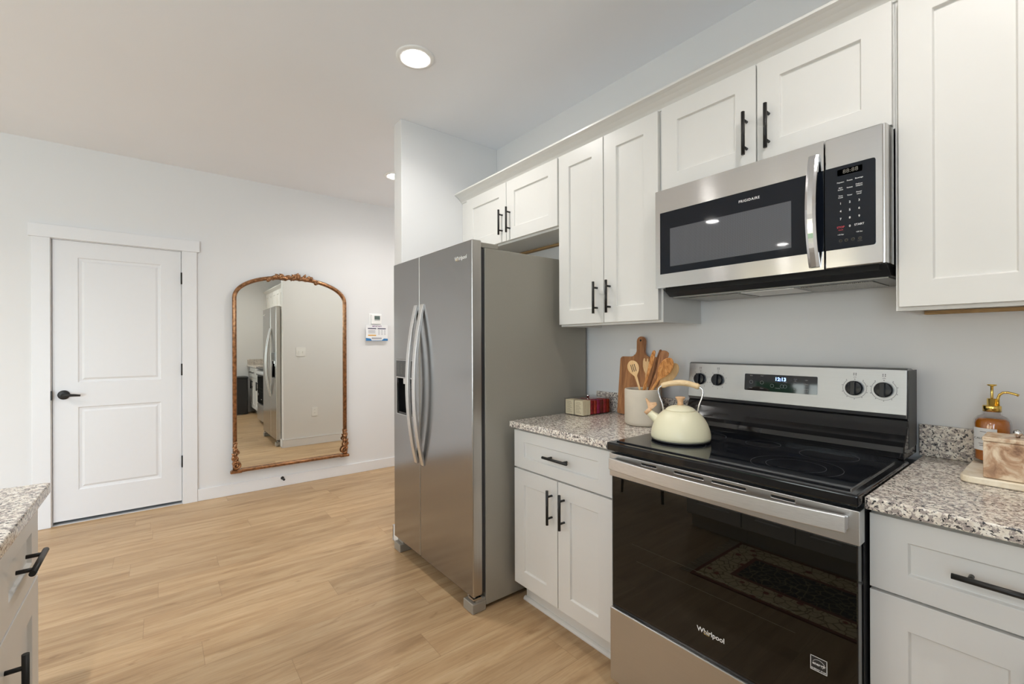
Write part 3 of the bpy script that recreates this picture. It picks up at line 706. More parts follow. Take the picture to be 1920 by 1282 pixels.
# handle: wide bar bowed outwards
bm = B(); n = 24; hx0, hx1 = -1.071, -0.352; xm = (hx0 + hx1) / 2; ring = []
for i in range(n + 1):
    x = hx0 + (hx1 - hx0) * i / n; q = 1 - ((x - xm) / ((hx1 - hx0) / 2)) ** 2
    y = GY - 0.026 - 0.030 * q; zb = 0.8275 - 0.0 * q; zt = 0.869 
    ring.append([bm.verts.new((x, y, zb)), bm.verts.new((x, y, zt)), bm.verts.new((x, y + 0.012, zt)), bm.verts.new((x, y + 0.012, zb))])
for a, b_ in zip(ring, ring[1:]):
    for k in range(4): bm.faces.new((a[k], a[(k + 1) % 4], b_[(k + 1) % 4], b_[k]))
bm.faces.new(ring[0]); bm.faces.new(ring[-1])
for x0 in (hx0, hx1 - 0.010): box(bm, x0, x0 + 0.010, GY - 0.020, GY - 0.0005, 0.832, 0.865)
part('handle', bm, M['steellight'], od, bev=0.0025, seg=3)
# inner window frame lines seen in the glass
bm = B()
flat(bm, (0, GY + 0.002, 0), EX, EZ, -EY, -0.99, -0.47, 0.574, 0.5745, 0.0003); flat(bm, (0, GY + 0.002, 0), EX, EZ, -EY, -0.97, -0.47, 0.520, 0.5205, 0.0003)
part('rack_lines', bm, plain('glass_line', (0.05, 0.055, 0.04), 0.3), od)
bm = B(); text(bm, 'Whirlpool', (-0.745, GY + 0.0015, 0.393), EX, EZ, -EY, 0.0145, bold=0.02); part('brand_lettering', bm, M['ink'], od)
bm = B(); tube(bm, [(-0.712 + 0.011 * math.cos(a), GY + 0.0005, 0.396 + 0.005 * math.sin(a)) for a in [math.radians(20 + 20 * k) for k in range(16)]], 0.0006, 6); part('brand_swirl', bm, M['gold'], od)
# energy sticker
bm = B(); ex0, ez0 = -0.435, 0.4475; y = GY + 0.002
flat(bm, (0, y, 0), EX, EZ, -EY, ex0, ex0 + 0.037, ez0, ez0 + 0.0365, 0.0006, t=0.0005)
sg = part('energy_label', bm, plain('label_black', (0.02, 0.02, 0.02), 0.5), od)
bm = B()
for a0, a1, b0, b1 in ((0, 0.037, 0, 0.0013), (0, 0.037, 0.0352, 0.0365), (0, 0.0013, 0, 0.0365), (0.0357, 0.037, 0, 0.0365)): flat(bm, (ex0, y, ez0), EX, EZ, -EY, a0, a1, b0, b1, 0.0010)
text(bm, 'energy', (ex0 + 0.0045, y, ez0 + 0.0155), (EX * 0.97 - EZ * 0.0), EZ, -EY, 0.0070, 0.0010, bold=0.02)
text(bm, 'ENERGY STAR', (ex0 + 0.0185, y, ez0 + 0.0030), EX, EZ, -EY, 0.0036, 0.0010, 'CENTER', bold=0.02)
pts = []
for k in range(10):
    rr = 0.0042 if k % 2 == 0 else 0.0017; a = math.pi / 2 + k * math.pi / 5; pts.append((ex0 + 0.030 + rr * math.cos(a), ez0 + 0.019 + rr * math.sin(a)))
prism(bm, pts, (0, y, 0), EX, EZ, -EY, 0.0006, 0.0010)
tube(bm, [(ex0 + 0.0185 + 0.015 * math.cos(a), y - 0.0008, ez0 + 0.014 + 0.016 * math.sin(a)) for a in [math.radians(30 + 12 * k) for k in range(11)]], 0.0004, 5)
part('energy_star_print', bm, M['ink'], sg)
# storage drawer
bm = B(); box(bm, GX0, GX1, GY, GY + 0.035, 0.045, 0.311)
part('storage_drawer', bm, M['steelsoft'], t, bev=0.003)
bm = B(); box(bm, GX0 + 0.004, GX1 - 0.004, GY + 0.012, GY + 0.04, 0.3115, 0.3285); part('drawer_gap', bm, M['blackgloss'], t)
bm = B(); box(bm, GX0 + 0.01, GX1 - 0.01, GY + 0.02, GY + 0.044, 0.8805, 0.8925); part('vent_gap', bm, M['dark'], t)
# cooktop
bm = B(); 
out = rrect(GX0 - 0.002, GX1 + 0.002, GY - 0.016, 1.80, 0.006, 3)
prism(bm, out, (0, 0, 0), EX, EY, EZ, 0.893, 0.922)
ct = part('cooktop_rim', bm, M['blackgloss'], t, bev=0.006, seg=4)
bm = B(); prism(bm, rrect(GX0 + 0.022, GX1 - 0.022, GY + 0.016, 1.785, 0.004, 3), (0, 0, 0), EX, EY, EZ, 0.9215, 0.9262); part('glass_surface', bm, M['cookglass'], t, bev=0.0012)
bm = B(); frame_ring_ = [(GX0 + 0.020, GX0 + 0.022, GY + 0.014, 1.787), (GX1 - 0.022, GX1 - 0.020, GY + 0.014, 1.787), (GX0 + 0.022, GX1 - 0.022, 1.785, 1.787)]
for a in frame_ring_: box(bm, a[0], a[1], a[2], a[3], 0.9222, 0.9258)
part('glass_edge_strip', bm, M['steel'], t)
bm = B()
def ringz(cx, cy, r):
    for k in range(64):
        a, b2 = 2 * math.pi * k / 64, 2 * math.pi * (k + 1) / 64
        bm.faces.new([bm.verts.new((cx + q * math.cos(u), cy + q * math.sin(u), 0.9265)) for q, u in ((r - 0.0006, a), (r + 0.0006, a), (r + 0.0006, b2), (r - 0.0006, b2))])
for cx, cy, r in ((-0.52, 1.46, 0.115), (-0.52, 1.46, 0.075), (-0.90, 1.46, 0.095), (-0.50, 1.67, 0.078), (-0.91, 1.67, 0.075), (-0.705, 1.69, 0.055)): ringz(cx, cy, r)
text(bm, 'TRIPLE ELEMENT', (-0.52, 1.405, 0.9262), EX, EY, EZ, 0.005, 0.0003, 'CENTER')
part('burner_rings', bm, plain('burner_print', (0.055, 0.055, 0.06), 0.4), t)
# black sloping lower backguard
prof = [(1.792, 0.9225), (1.788, 0.945), (1.793, 0.962), (1.806, 0.975), (1.822, 0.995), (1.838, 1.018), (1.846, 1.036), (1.852, 1.042), (1.955, 1.042), (1.955, 0.9225)]
bm = B(); prism(bm, prof, (GX0 + 0.006, 0, 0), EY, EZ, EX, 0, GX1 - GX0 - 0.014); part('lower_backguard', bm, M['blackgloss'], t, bev=0.003)
# steel control panel
BX0, BX1 = -1.079, -0.341
Ob = Vector((BX0, 1.838, 1.055)); Bt = Vector((0, 0.014, 0.142)); HH = Bt.length; Bn = Bt.normalized(); Nn = EX.cross(Bn)
prof = [(1.846, 1.043), (1.838, 1.056), (1.852, 1.197), (1.860, 1.202), (1.90, 1.202), (1.955, 1.19), (1.955, 1.043)]
bm = B(); prism(bm, prof, (BX0, 0, 0), EY, EZ, EX, 0, BX1 - BX0); bgp = part('control_panel', bm, M['steelpanel'], t, bev=0.0015)
bm = B(); box(bm, BX1 + 0.0003, BX1 + 0.004, 1.848, 1.955, 0.95, 1.195); part('side_cap', bm, M['blackplastic'], t)
def bp(a, b_): # point on the panel face: x world, height along face
    return Vector((a, 0, 0)) + Vector((0, Ob.y, Ob.z)) + Bn * b_
def zf(z): return (z - 1.055) / Bn.z
K = 1.84 / 1.87
kx = [-1.043 * K, -0.963 * K, -0.484 * K, -0.405 * K]; kz = 1.131
for i, x in enumerate(kx):
    p = bp(x, zf(kz)) 
    bm = B(); R = Nn.to_track_quat('Z', 'Y').to_matrix().to_4x4()
    lathe(bm, [(0, 0), (0.0245, 0), (0.0245, 0.010), (0.022, 0.015), (0, 0.015)], p + Nn * 0.0005, 32, R)
    obox(bm, p + Nn * 0.019, EX * 0.0065, Bn * 0.0225, Nn * 0.0085)
    part('knob', bm, M['knob'], t, bev=0.001)
for i, x in enumerate(kx):
    bm = B(); c = bp(x, zf(kz)) + Nn * 0.0003
    r = 0.033
    if i >= 2:
        for k in range(40):
            a0 = math.radians(-240 + 300 * k / 40); a1 = math.radians(-240 + 300 * (k + 1) / 40)
            a0 = math.radians(130 + 280 * k / 40); a1 = math.radians(130 + 280 * (k + 1) / 40)
            bm.faces.new([bm.verts.new(c + EX * q * math.cos(u) + Bn * q * math.sin(u) + Nn * 0.0002) for q, u in ((r - 0.0005, a0), (r + 0.0005, a0), (r + 0.0005, a1), (r - 0.0005, a1))])
    for k in range(9):
        u = math.radians(130 + 280 * k / 8); obox(bm, c + EX * (r + 0.003) * math.cos(u) + Bn * (r + 0.003) * math.sin(u), EX * 0.0011, Bn * 0.0011, Nn * 0.0003)
    text(bm, 'OFF', c + Bn * 0.0355, EX, Bn, Nn, 0.0035, 0.0003, 'CENTER')
    for a, b_ in ((-0.003, 0.045), (0.003, 0.045), (-0.003, 0.050), (0.003, 0.050)): obox(bm, c + EX * a + Bn * b_, EX * 0.0014, Bn * 0.0014, Nn * 0.0003)
    obox(bm, c + Bn * 0.0305, EX * 0.0012, Bn * 0.0012, Nn * 0.0004)
    part('knob_marking', bm, M['inkdark'], bgp)
d0, d1 = -0.851 * K, -0.5945 * K; dz0, dz1 = 1.0985, 1.163
bm = B(); prism(bm, [(a, zf(b_)) for a, b_ in rrect(d0, d1, dz0, dz1, 0.004, 4)], bp(0, 0), EX, Bn, Nn, 0.0002, 0.0018); dsp = part('display_glass', bm, M['cookglass'], bgp)
bm = B(); text(bm, '12:13', bp(-0.726, zf(1.141)) + Nn * 0.0019, EX, Bn, Nn, 0.0125, 0.0003, bold=0.03); part('clock_digits', bm, M['blueled'], dsp)
bm = B()
for s, x, z in (('Cook', -0.655, 1.149), ('Timer', -0.655, 1.131), ('Clock', -0.655, 1.1105), ('Light', -0.619, 1.147), ('Steam', -0.619, 1.133), ('Clean', -0.619, 1.127), ('Control', -0.619, 1.113), ('Lock', -0.619, 1.107), ('Set', -0.655, 1.143), ('Bake', -0.812, 1.155), ('Broil', -0.772, 1.155), ('Keep', -0.812, 1.107), ('Warm', -0.772, 1.107), ('START', -0.690, 1.136), ('CANCEL', -0.715, 1.111)):
    text(bm, s, bp(x, zf(z)) + Nn * 0.0019, EX, Bn, Nn, 0.0034, 0.0003, 'CENTER')
for x, z in ((-0.812, 1.131), (-0.772, 1.131), (-0.735, 1.121), (-0.700, 1.121), (-0.690, 1.121)):
    c = bp(x, zf(z)) + Nn * 0.0020
    for k in range(20):
        a0, a1 = 2 * math.pi * k / 20, 2 * math.pi * (k + 1) / 20
        bm.faces.new([bm.verts.new(c + EX * q * math.cos(u) + Bn * q * math.sin(u)) for q, u in ((0.006, a0), (0.0066, a0), (0.0066, a1), (0.006, a1))])
part('display_lettering', bm, M['inkdim'] if False else plain('grey_print', (0.35, 0.35, 0.36), 0.5), dsp)

# ------------------------------------------------------------------ over-the-range microwave
MX0, MX1, MY, MG = -1.077, -0.343, 1.595, -0.4855
t = thing('microwave', 'stainless over-the-range microwave mounted under the short wall cabinet', 'microwave', (-0.71, 1.80, 1.48))
bm = B(); 
prof = [(MY + 0.040, 1.512), (1.690, 1.480), (1.981, 1.480), (1.981, 1.896), (MY + 0.040, 1.896)]
prism(bm, prof, (MX0 + 0.002, 0, 0), EY, EZ, EX, 0, MX1 - MX0 - 0.0055); part('housing', bm, M['blackplastic'], t, bev=0.002)
sc = 1.595 / 1.56
Z = lambda z: 1.2826 + (z - 1.2826) * sc
gx0, gz0, gz1 = -1.056, 1.5625, 1.8090
# door
bm = B(); slab(bm, (MX0, MY, 1.508), EX, EZ, -EY, MG - 0.0015 - MX0, 0.392, 0.038, [(gx0 - MX0, MG - 0.0015 - MX0 - 0.00005, gz0 - 1.508, gz1 - 1.508, [(0.0, 0.004)])])
md = part('door', bm, M['steel'], t, bev=0.0015)
bm = B(); slab(bm, (gx0 + 0.0005, MY + 0.0005, gz0 + 0.0005), EX, EZ, -EY, MG - 0.002 - gx0, gz1 - gz0 - 0.001, 0.0033, [(-1.012 - gx0, -0.577 - gx0, 1.5895 - gz0, 1.741 - gz0, [(0, 0.0006)])])
mg = part('door_glass', bm, M['mwglass'], md)
bm = B(); box(bm, -1.0115, -0.5775, MY + 0.0006, MY + 0.00105, 1.590, 1.7405); part('viewing_window', bm, M['mwmesh'], md)
bm = B(); text(bm, 'FRIGIDAIRE', (-0.708, MY + 0.0002, 1.7735), EX, EZ, -EY, 0.0085, 0.0003, 'CENTER', 1.15, bold=0.015); part('brand_lettering', bm, M['ink'], mg)
# control section
bm = B(); slab(bm, (MG + 0.0015, MY, 1.508), EX, EZ, -EY, MX1 - 0.0015 - MG, 0.392, 0.038, [(0.0, -0.361 - MG - 0.0015, gz0 - 1.508, gz1 - 1.508, [(0.0, 0.004)])] if False else [])
mc = part('control_section', bm, M['steel'], t, bev=0.003)
bm = B(); prism(bm, [(MG + 0.0017, gz0), (-0.367, gz0), (-0.3625, gz0 + 0.0015), (-0.361, gz0 + 0.006), (-0.361, gz1 - 0.006), (-0.3625, gz1 - 0.0015), (-0.367, gz1), (MG + 0.0017, gz1)], (0, MY - 0.0003, 0), EX, EZ, -EY, 0, 0.0012)
cp = part('control_panel', bm, M['mwglass'], mc)
yc = MY - 0.0016; cxs = [-0.444, -0.4215, -0.399]
cxs = [-0.434 * sc, -0.412 * sc, -0.390 * sc]
bm = B()
def T(s, i, z, h=0.0042): text(bm, s, (cxs[i], yc, Z(z)), EX, EZ, -EY, h, 0.0003, 'CENTER', 1.0, bold=0.012)
T('Popcorn', 0, 1.748, 0.0036); T('Potato', 1, 1.749, 0.0036); T('Beverage', 2, 1.750, 0.0036)
T('Melt', 0, 1.732, 0.0036); T('Soften', 0, 1.7265, 0.0036); T('Reheat', 1, 1.7285, 0.0036); T('Defrost', 2, 1.733, 0.0036); T('wt/time', 2, 1.728, 0.0036)
T('Time', 0, 1.709, 0.0036); T('Cook', 0, 1.7038, 0.0036); T('Timer', 1, 1.7065, 0.0036); T('Power', 2, 1.7105, 0.0036); T('Level', 2, 1.7052, 0.0036)
for r_, row in enumerate(('123', '456', '789')):
    for i, ch in enumerate(row): T(ch, i, 1.6855 - r_ * 0.0225, 0.0062)
T('0', 1, 1.6165, 0.0062); T('START', 2, 1.6175, 0.0056); T('+10 Sec', 0, 1.5965, 0.0034); T('+30 Sec', 2, 1.5975, 0.0034)
part('button_lettering', bm, M['ink'], cp)
bm = B(); T('STOP', 0, 1.617, 0.0056); T('Cancel', 0, 1.6105, 0.003); part('stop_lettering', bm, M['inkred'], cp)
bm = B(); box(bm, -0.452, -0.391, yc + 0.0001, yc + 0.0008, Z(1.769), Z(1.787)); part('clock_window', bm, plain('clock_window', (0.028, 0.026, 0.022), 0.2), cp)
bm = B(); text(bm, '88:88', (-0.4195, yc - 0.0001, Z(1.7735)), EX, EZ, -EY, 0.0115, 0.0003, 'CENTER', 1.05); 
for x, k in ((-0.444, 0), (-0.430, 1), (-0.414, 2), (-0.397, 3)):
    lathe(bm, [(0.0042, 0), (0.0042, 0.0003), (0.0034, 0.0003), (0.0034, 0)], (x, yc, Z(1.580)), 18, along((0, 0, 0), (0, -1, 0)))
    box(bm, x - 0.0015, x + 0.0015, yc - 0.0004, yc - 0.0001, Z(1.580) - 0.0003, Z(1.580) + 0.0003)
text(bm, 'CLOCK', (-0.397, yc, Z(1.5715)), EX, EZ, -EY, 0.0024, 0.0003, 'CENTER')
part('dim_icons', bm, M['inkdim'], cp)
# curved end on the right side of the fascia
bm = B(); tube_pts = []
prism(bm, [(MX1 - 0.0012, MY + 0.001), (MX1 + 0.002, MY + 0.002), (MX1 + 0.0045, MY + 0.006), (-0.3372, MY + 0.016), (-0.3364, MY + 0.030), (-0.3364, MY + 0.105), (-0.345, MY + 0.105), (-0.345, MY + 0.039), (MX1 - 0.0012, MY + 0.039)], (0, 0, 1.509), EX, EY, EZ, 0, 0.390); part('end_trim', bm, M['steel'], mc)
# handle: bowed vertical strap
bm = B(); n = 24; ring = []; z0, z1 = 1.516, 1.862; zm = (z0 + z1) / 2
for i in range(n + 1):
    z = z0 + (z1 - z0) * i / n; q = 1 - ((z - zm) / ((z1 - z0) / 2)) ** 2
    y = MY - 0.010 - 0.034 * q; xa, xb = -0.526, -0.496
    ring.append([bm.verts.new((xa, y + 0.004, z)), bm.verts.new((xa + 0.008, y, z)), bm.verts.new((xb - 0.008, y, z)), bm.verts.new((xb, y + 0.004, z)), bm.verts.new((xb, y + 0.013, z)), bm.verts.new((xa, y + 0.013, z))])
for a, b_ in zip(ring, ring[1:]):
    for k in range(6): bm.faces.new((a[k], a[(k + 1) % 6], b_[(k + 1) % 6], b_[k]))
bm.faces.new(ring[0]); bm.faces.new(ring[-1])
for za, zb in ((z0, z0 + 0.022), (z1 - 0.022, z1)): box(bm, -0.524, -0.498, MY - 0.008, MY - 0.0003, za, zb)
part('handle', bm, M['chrome'], md, bev=0.0015)
# underside
bm = B(); slab(bm, (MX0 + 0.02, 1.700, 1.4793), EX, EY, -EZ, 0.69, 0.265, 0.003, [(0.015, 0.215, 0.03, 0.23, [(0, 0.0015)]), (0.475, 0.675, 0.03, 0.23, [(0, 0.0015)]), (0.245, 0.445, 0.03, 0.20, [(0, 0.0015)])]) if False else box(bm, MX0 + 0.012, MX1 - 0.012, 1.700, 1.972, 1.4765, 1.4795)
part('underside_plate', bm, plain('grey_underside', (0.30, 0.30, 0.29), 0.4, metal=0.6), t)
def filt():
    m, nt, b = newmat('grease_filter_mesh'); v = coords(nt)
    vo = N(nt, 'ShaderNodeTexVoronoi'); vo.inputs['Scale'].default_value = 200; vo.inputs['Randomness'].default_value = 0.2; nt.links.new(v, vo.inputs['Vector'])
    nt.links.new(ramp(nt, vo.outputs[0], [(0.25, (0.03, 0.03, 0.03)), (0.55, (0.5, 0.49, 0.46))]), b.inputs['Base Color']); b.inputs['Roughness'].default_value = 0.5; b.inputs['Metallic'].default_value = 0.6
    return m
FM = filt()
for a in (MX0 + 0.06, MX1 - 0.06 - 0.20):
    bm = B(); box(bm, a, a + 0.20, 1.745, 1.935, 1.4735, 1.4763); part('grease_filter', bm, FM, t)
bm = B(); box(bm, -0.80, -0.62, 1.735, 1.90, 1.4735, 1.4763); part('lamp_cover', bm, M['white'], t)
bm = B(); box(bm, MX0 + 0.02, MX1 - 0.02, MY + 0.0405, 1.672, 1.495, 1.5115); 
part('intake_vent', bm, M['dark'], t)

# ------------------------------------------------------------------ arched mirror
MYL, MYR, MZ0, MZA, MZT = 0.494, 1.456, 0.205, 1.690, 1.915
t = thing('wall_mirror', 'tall arched mirror with carved copper-gold frame hung left of the refrigerator', 'mirror', (XD + 0.02, (MYL + MYR) / 2, MZ0))
ctrY = (MYL + MYR) / 2; hw = (MYR - MYL) / 2
def arch(inset, n=48, e=2.15, z0=MZ0):
    w_ = hw - inset; h_ = MZT - MZA - inset
    pts = []
    for i in range(n + 1):
        a = math.pi * (1 - i / n); c_, s_ = math.cos(a), math.sin(a)
        pts.append((ctrY + w_ * math.copysign(abs(c_) ** (2 / e), c_), MZA + h_ * abs(s_) ** (2 / e)))
    return pts
FR = 0.016
path = [(XD + 0.030, MYL + FR, MZ0 + 0.01)] + [(XD + 0.030, y, z) for y, z in arch(FR)] + [(XD + 0.030, MYR - FR, MZ0 + 0.01)]
# subdivide straights
bm = B()
tube(bm, path, 0.0165, 12, flat=1.0, up=EX)
path2 = [(XD + 0.040, MYL + FR + 0.004, MZ0 + 0.01)] + [(XD + 0.040, y, z) for y, z in arch(FR + 0.004)] + [(XD + 0.040, MYR - FR - 0.004, MZ0 + 0.01)]
tube(bm, path2, 0.0085, 8, up=EX)
fr = part('frame', bm, M['copper'], t)
bm = B(); box(bm, XD + 0.012, XD + 0.046, MYL - 0.01, MYR + 0.01, MZ0 - 0.012, MZ0 + 0.012)
tube(bm, [(XD + 0.046, MYL + 0.06, MZ0 + 0.006), (XD + 0.046, MYR - 0.06, MZ0 + 0.006)], 0.009, 10)
for y in (MYL - 0.018, MYR + 0.018 - 0.085): box(bm, XD + 0.010, XD + 0.052, y, y + 0.085, MZ0 - 0.016, MZ0 + 0.006)
part('bottom_rail', bm, M['copper'], t, bev=0.004, seg=3)
o2 = [(y, z) for y, z in arch(FR)]
bm = B(); prism(bm, [(MYL + FR, MZ0)] + o2 + [(MYR - FR, MZ0)], (XD + 0.018, 0, 0), EY, EZ, EX, 0, 0.004)
part('mirror_glass', bm, M['mirror'], t)
bm = B(); prism(bm, [(MYL + FR, MZ0)] + o2 + [(MYR - FR, MZ0)], (XD + 0.001, 0, 0), EY, EZ, EX, 0, 0.0165)
part('backing', bm, M['blackplastic'], t)
def scroll(bm, cy, cz, r0, turns, start, dirn, x, rad=0.008, grow=0.25):
    pts, rr = [], []
    n = int(18 * turns)
    for i in range(n + 1):
        q = i / n; a = start + dirn * 2 * math.pi * turns * q; r = r0 * (1 - q * (1 - grow))
        pts.append((x + 0.004 * q, cy + r * math.cos(a), cz + r * math.sin(a))); rr.append(rad * (1 - 0.45 * q))
    tube(bm, pts, rr, 8, up=EX)
    lathe(bm, [(0, -rad), (rad * 0.8, -rad * 0.6), (rad * 1.1, 0), (rad * 0.8, rad * 0.6), (0, rad)], pts[-1], 8)
def leaf(bm, y, z, ang, L, w_, x, curl=0.01):
    d = Vector((0, math.cos(ang), math.sin(ang))); s = Vector((0, -math.sin(ang), math.cos(ang)))
    pts, rr = [], []
    for i in range(9):
        q = i / 8; pts.append(Vector((x, y, z)) + d * L * q + EX * curl * math.sin(q * math.pi) + s * curl * 0.8 * q * q); rr.append(max(0.0012, w_ * math.sin(math.pi * (0.12 + 0.88 * q)) ** 0.8))
    tube(bm, pts, rr, 8, flat=0.5, up=EX)
def corner(side, yb):
    bm = B(); s = side; x = XD + 0.046; z = MZ0 + 0.012
    ang = lambda d: math.radians(d if s > 0 else 180 - d)
    # big volute at the foot, counter-volute above it, a slim stem and small tip curl
    scroll(bm, yb + s * 0.010, z + 0.036, 0.034, 1.35, ang(120), -s, x, 0.0105, 0.2)
    scroll(bm, yb - s * 0.006, z + 0.098, 0.028, 1.2, ang(-70), s, x, 0.0095, 0.2)
    scroll(bm, yb + s * 0.016, z + 0.146, 0.020, 1.1, ang(200), -s, x, 0.0075, 0.25)
    scroll(bm, yb + s * 0.004, z + 0.226, 0.013, 1.1, ang(190), -s, x, 0.0075, 0.3)
    for dz, an, L, w_ in ((0.070, 60, 0.040, 0.010), (0.088, 118, 0.046, 0.011), (0.112, 78, 0.050, 0.012), (0.120, 132, 0.040, 0.010), (0.148, 96, 0.050, 0.012), (0.160, 62, 0.036, 0.009), (0.172, 120, 0.038, 0.009), (0.185, 88, 0.045, 0.010), (0.050, 150, 0.030, 0.008)):
        leaf(bm, yb + s * 0.002, z + dz, ang(an), L, w_, x + 0.004, 0.006)
    tube(bm, [(x - 0.008, yb, z), (x - 0.003, yb - s * 0.008, z + 0.06), (x - 0.003, yb + s * 0.002, z + 0.12), (x - 0.004, yb + s * 0.002, z + 0.18), (x - 0.008, yb, z + 0.24)], [0.016, 0.013, 0.013, 0.011, 0.010], 10, up=EX)
    part('corner_scroll', bm, M['copper'], t)
corner(1, MYL + FR); corner(-1, MYR - FR)
bm = B(); x = XD + 0.044
def az(y): 
    q = min(1, abs((y - ctrY) / (hw - FR))); return MZA + (MZT - MZA - FR) * (1 - q ** 2.15) ** (1 / 2.15)
random.seed(3)
for k in range(22):
    y = ctrY - 0.13 + 0.26 * k / 21 + random.uniform(-0.004, 0.004); sgn = -1 if y < ctrY else 1
    a = math.radians((90 + sgn * -70) + random.uniform(-28, 28)); leaf(bm, y, az(y) + random.uniform(-0.014, 0.008) * (1 - abs(y - ctrY) / 0.2), a, random.uniform(0.038, 0.058), 0.013, x + random.uniform(0, 0.010))
for k in range(6):
    a = math.pi * k / 3; leaf(bm, ctrY, az(ctrY) + 0.006, a, 0.030, 0.012, x + 0.012)
for s in (-1, 1):
    scroll(bm, ctrY + s * 0.165, az(ctrY + s * 0.165) - 0.004, 0.012, 1.0, 0, s, x, 0.006)
    scroll(bm, ctrY + s * 0.205, az(ctrY + s * 0.205) - 0.012, 0.017, 1.1, math.pi / 2, s, x, 0.0075)
    tube(bm, [(x, ctrY + s * q, az(ctrY + s * q) + 0.002) for q in (0.10, 0.13, 0.16, 0.19, 0.215)], [0.012, 0.011, 0.010, 0.008, 0.006], 8, up=EX)
part('crest', bm, M['copper'], t)

# door stop, thermostat, card
bm = B(); p = Vector((XD + bt, 0.882, 0.076)); lathe(bm, [(0.014, 0), (0.014, 0.004), (0.005, 0.006), (0.005, 0.055), (0.010, 0.056), (0.010, 0.068), (0, 0.070)], p, 16, along((0, 0, 0), (1, 0.0, 0)))
o = part('door_stop', bm, M['black'], loc=p); tag(o, 'small black door stop fixed to the baseboard under the mirror', 'door stop')
t = thing('thermostat', 'small white thermostat with grey screen on the wall above a notice card', 'thermostat', (XD, 1.757, 1.49))
bm = B(); box(bm, XD + 0.0005, XD + 0.006, 1.690, 1.828, 1.485, 1.606); part('wall_plate', bm, M['white'], t, bev=0.003)
bm = B(); box(bm, XD + 0.006, XD + 0.026, 1.712, 1.812, 1.497, 1.594); part('housing', bm, M['white'], t, bev=0.004)
bm = B(); box(bm, XD + 0.0262, XD + 0.027, 1.742, 1.800, 1.543, 1.582); part('screen', bm, M['lcd'], t)
bm = B(); box(bm, XD + 0.0262, XD + 0.0275, 1.742, 1.800, 1.533, 1.539); part('buttons', bm, plain('grey_buttons', (0.45, 0.47, 0.46), 0.5), t)
t = thing('notice_card', 'white printed notice card with blue waves hung below the thermostat', 'card', (XD + 0.012, 1.767, 1.325))
bm = B(); bm2 = B()
vs = [(XD + 0.010, 1.651, 1.330), (XD + 0.014, 1.883, 1.325), (XD + 0.010, 1.883, 1.490), (XD + 0.008, 1.651, 1.488)]
prism(bm, [(1.651, 1.326), (1.883, 1.326), (1.883, 1.488), (1.651, 1.488)], (XD + 0.028, 0, 0), EY, EZ, EX, 0, 0.0012); part('sheet', bm, M['paper'], t)
Oc = (XD + 0.0292, 1.651, 1.326)
bm = B(); text(bm, 'IMPORTANT!', (Oc[0], 1.767, 1.469), EY, EZ, EX, 0.012, 0.0003, 'CENTER', bold=0.03); part('heading_print', bm, plain('purple_print', (0.20, 0.07, 0.22), 0.6), t)
bm = B(); flat(bm, Oc, EY, EZ, EX, 0.020, 0.108, 0.120, 0.130); flat(bm, Oc, EY, EZ, EX, 0.122, 0.210, 0.120, 0.130)
for k in range(5): flat(bm, Oc, EY, EZ, EX, 0.024, 0.104 - 0.01 * (k % 2), 0.106 - k * 0.0075, 0.108 - k * 0.0075)
for k in range(5):
    for a in (0.128, 0.160, 0.190): flat(bm, Oc, EY, EZ, EX, a, a + 0.018, 0.108 - k * 0.011, 0.1105 - k * 0.011)
text(bm, 'KEEP IT COMFORTABLE', (Oc[0], 1.767, 1.342), EY, EZ, EX, 0.007, 0.0003, 'CENTER') if False else None
for k in range(3): flat(bm, Oc, EY, EZ, EX, 0.060, 0.165, 0.030 - k * 0.007, 0.033 - k * 0.007)
part('body_print', bm, plain('navy_print', (0.05, 0.05, 0.10), 0.6), t)
bm = B(); flat(bm, Oc, EY, EZ, EX, 0.022, 0.106, 0.050, 0.062); part('highlight_bar', bm, plain('orange_print', (0.75, 0.38, 0.06), 0.6), t)
bm = B(); prism(bm, [(0.0, 0.0), (0.232, 0.0), (0.232, 0.022), (0.19, 0.024), (0.165, 0.004), (0.06, 0.004), (0.05, 0.022), (0, 0.030)], Oc, EY, EZ, EX, 0.0001, 0.0004); part('wave_print', bm, plain('blue_print', (0.03, 0.19, 0.45), 0.6), t)

# switch and outlets
def plate(label, O, A, Nv, w_, kind):
    O = Vector(O); t = thing('light_switch' if kind == 'switch' else 'power_outlet', label, 'light switch' if kind == 'switch' else 'outlet', O)
    bm = B(); prism(bm, rrect(-w_ / 2, w_ / 2, -0.057, 0.057, 0.006, 3), O, A, EZ, Nv, 0.0005, 0.006); part('cover_plate', bm, M['white'], t, bev=0.0015)
    if kind == 'switch':
        for s in (-0.023, 0.023):
            bm = B(); obox(bm, O + A * s + Nv * 0.011, A * 0.0045, EZ * 0.010, Nv * 0.006); part('toggle', bm, M['white'], t)
    else:
        for s in (-0.020, 0.020):
            bm = B(); prism(bm, rrect(-0.016, 0.016, s - 0.014, s + 0.014, 0.010, 4), O, A, EZ, Nv, 0.006, 0.0075); part('socket', bm, M['white'], t)
            bm = B()
            for q in (-0.006, 0.006): obox(bm, O + A * q + EZ * (s + 0.003) + Nv * 0.0077, A * 0.001, EZ * 0.004, Nv * 0.0004)
            part('slots', bm, M['dark'], t)
plate('white double light switch on the partition wall, reflected in the mirror', (XS2, 1.43, 1.20), -EY, -EX, 0.115, 'switch')
plate('white power outlet low on the partition wall, reflected in the mirror', (XS2, 1.595, 0.42), -EY, -EX, 0.07, 'outlet')
plate('white power outlet on the wall half hidden behind the cutting board', (-1.462, YW, 1.20), EX, -EY, 0.07, 'outlet')

# ------------------------------------------------------------------ counter things, left
Z0 = 0.9143
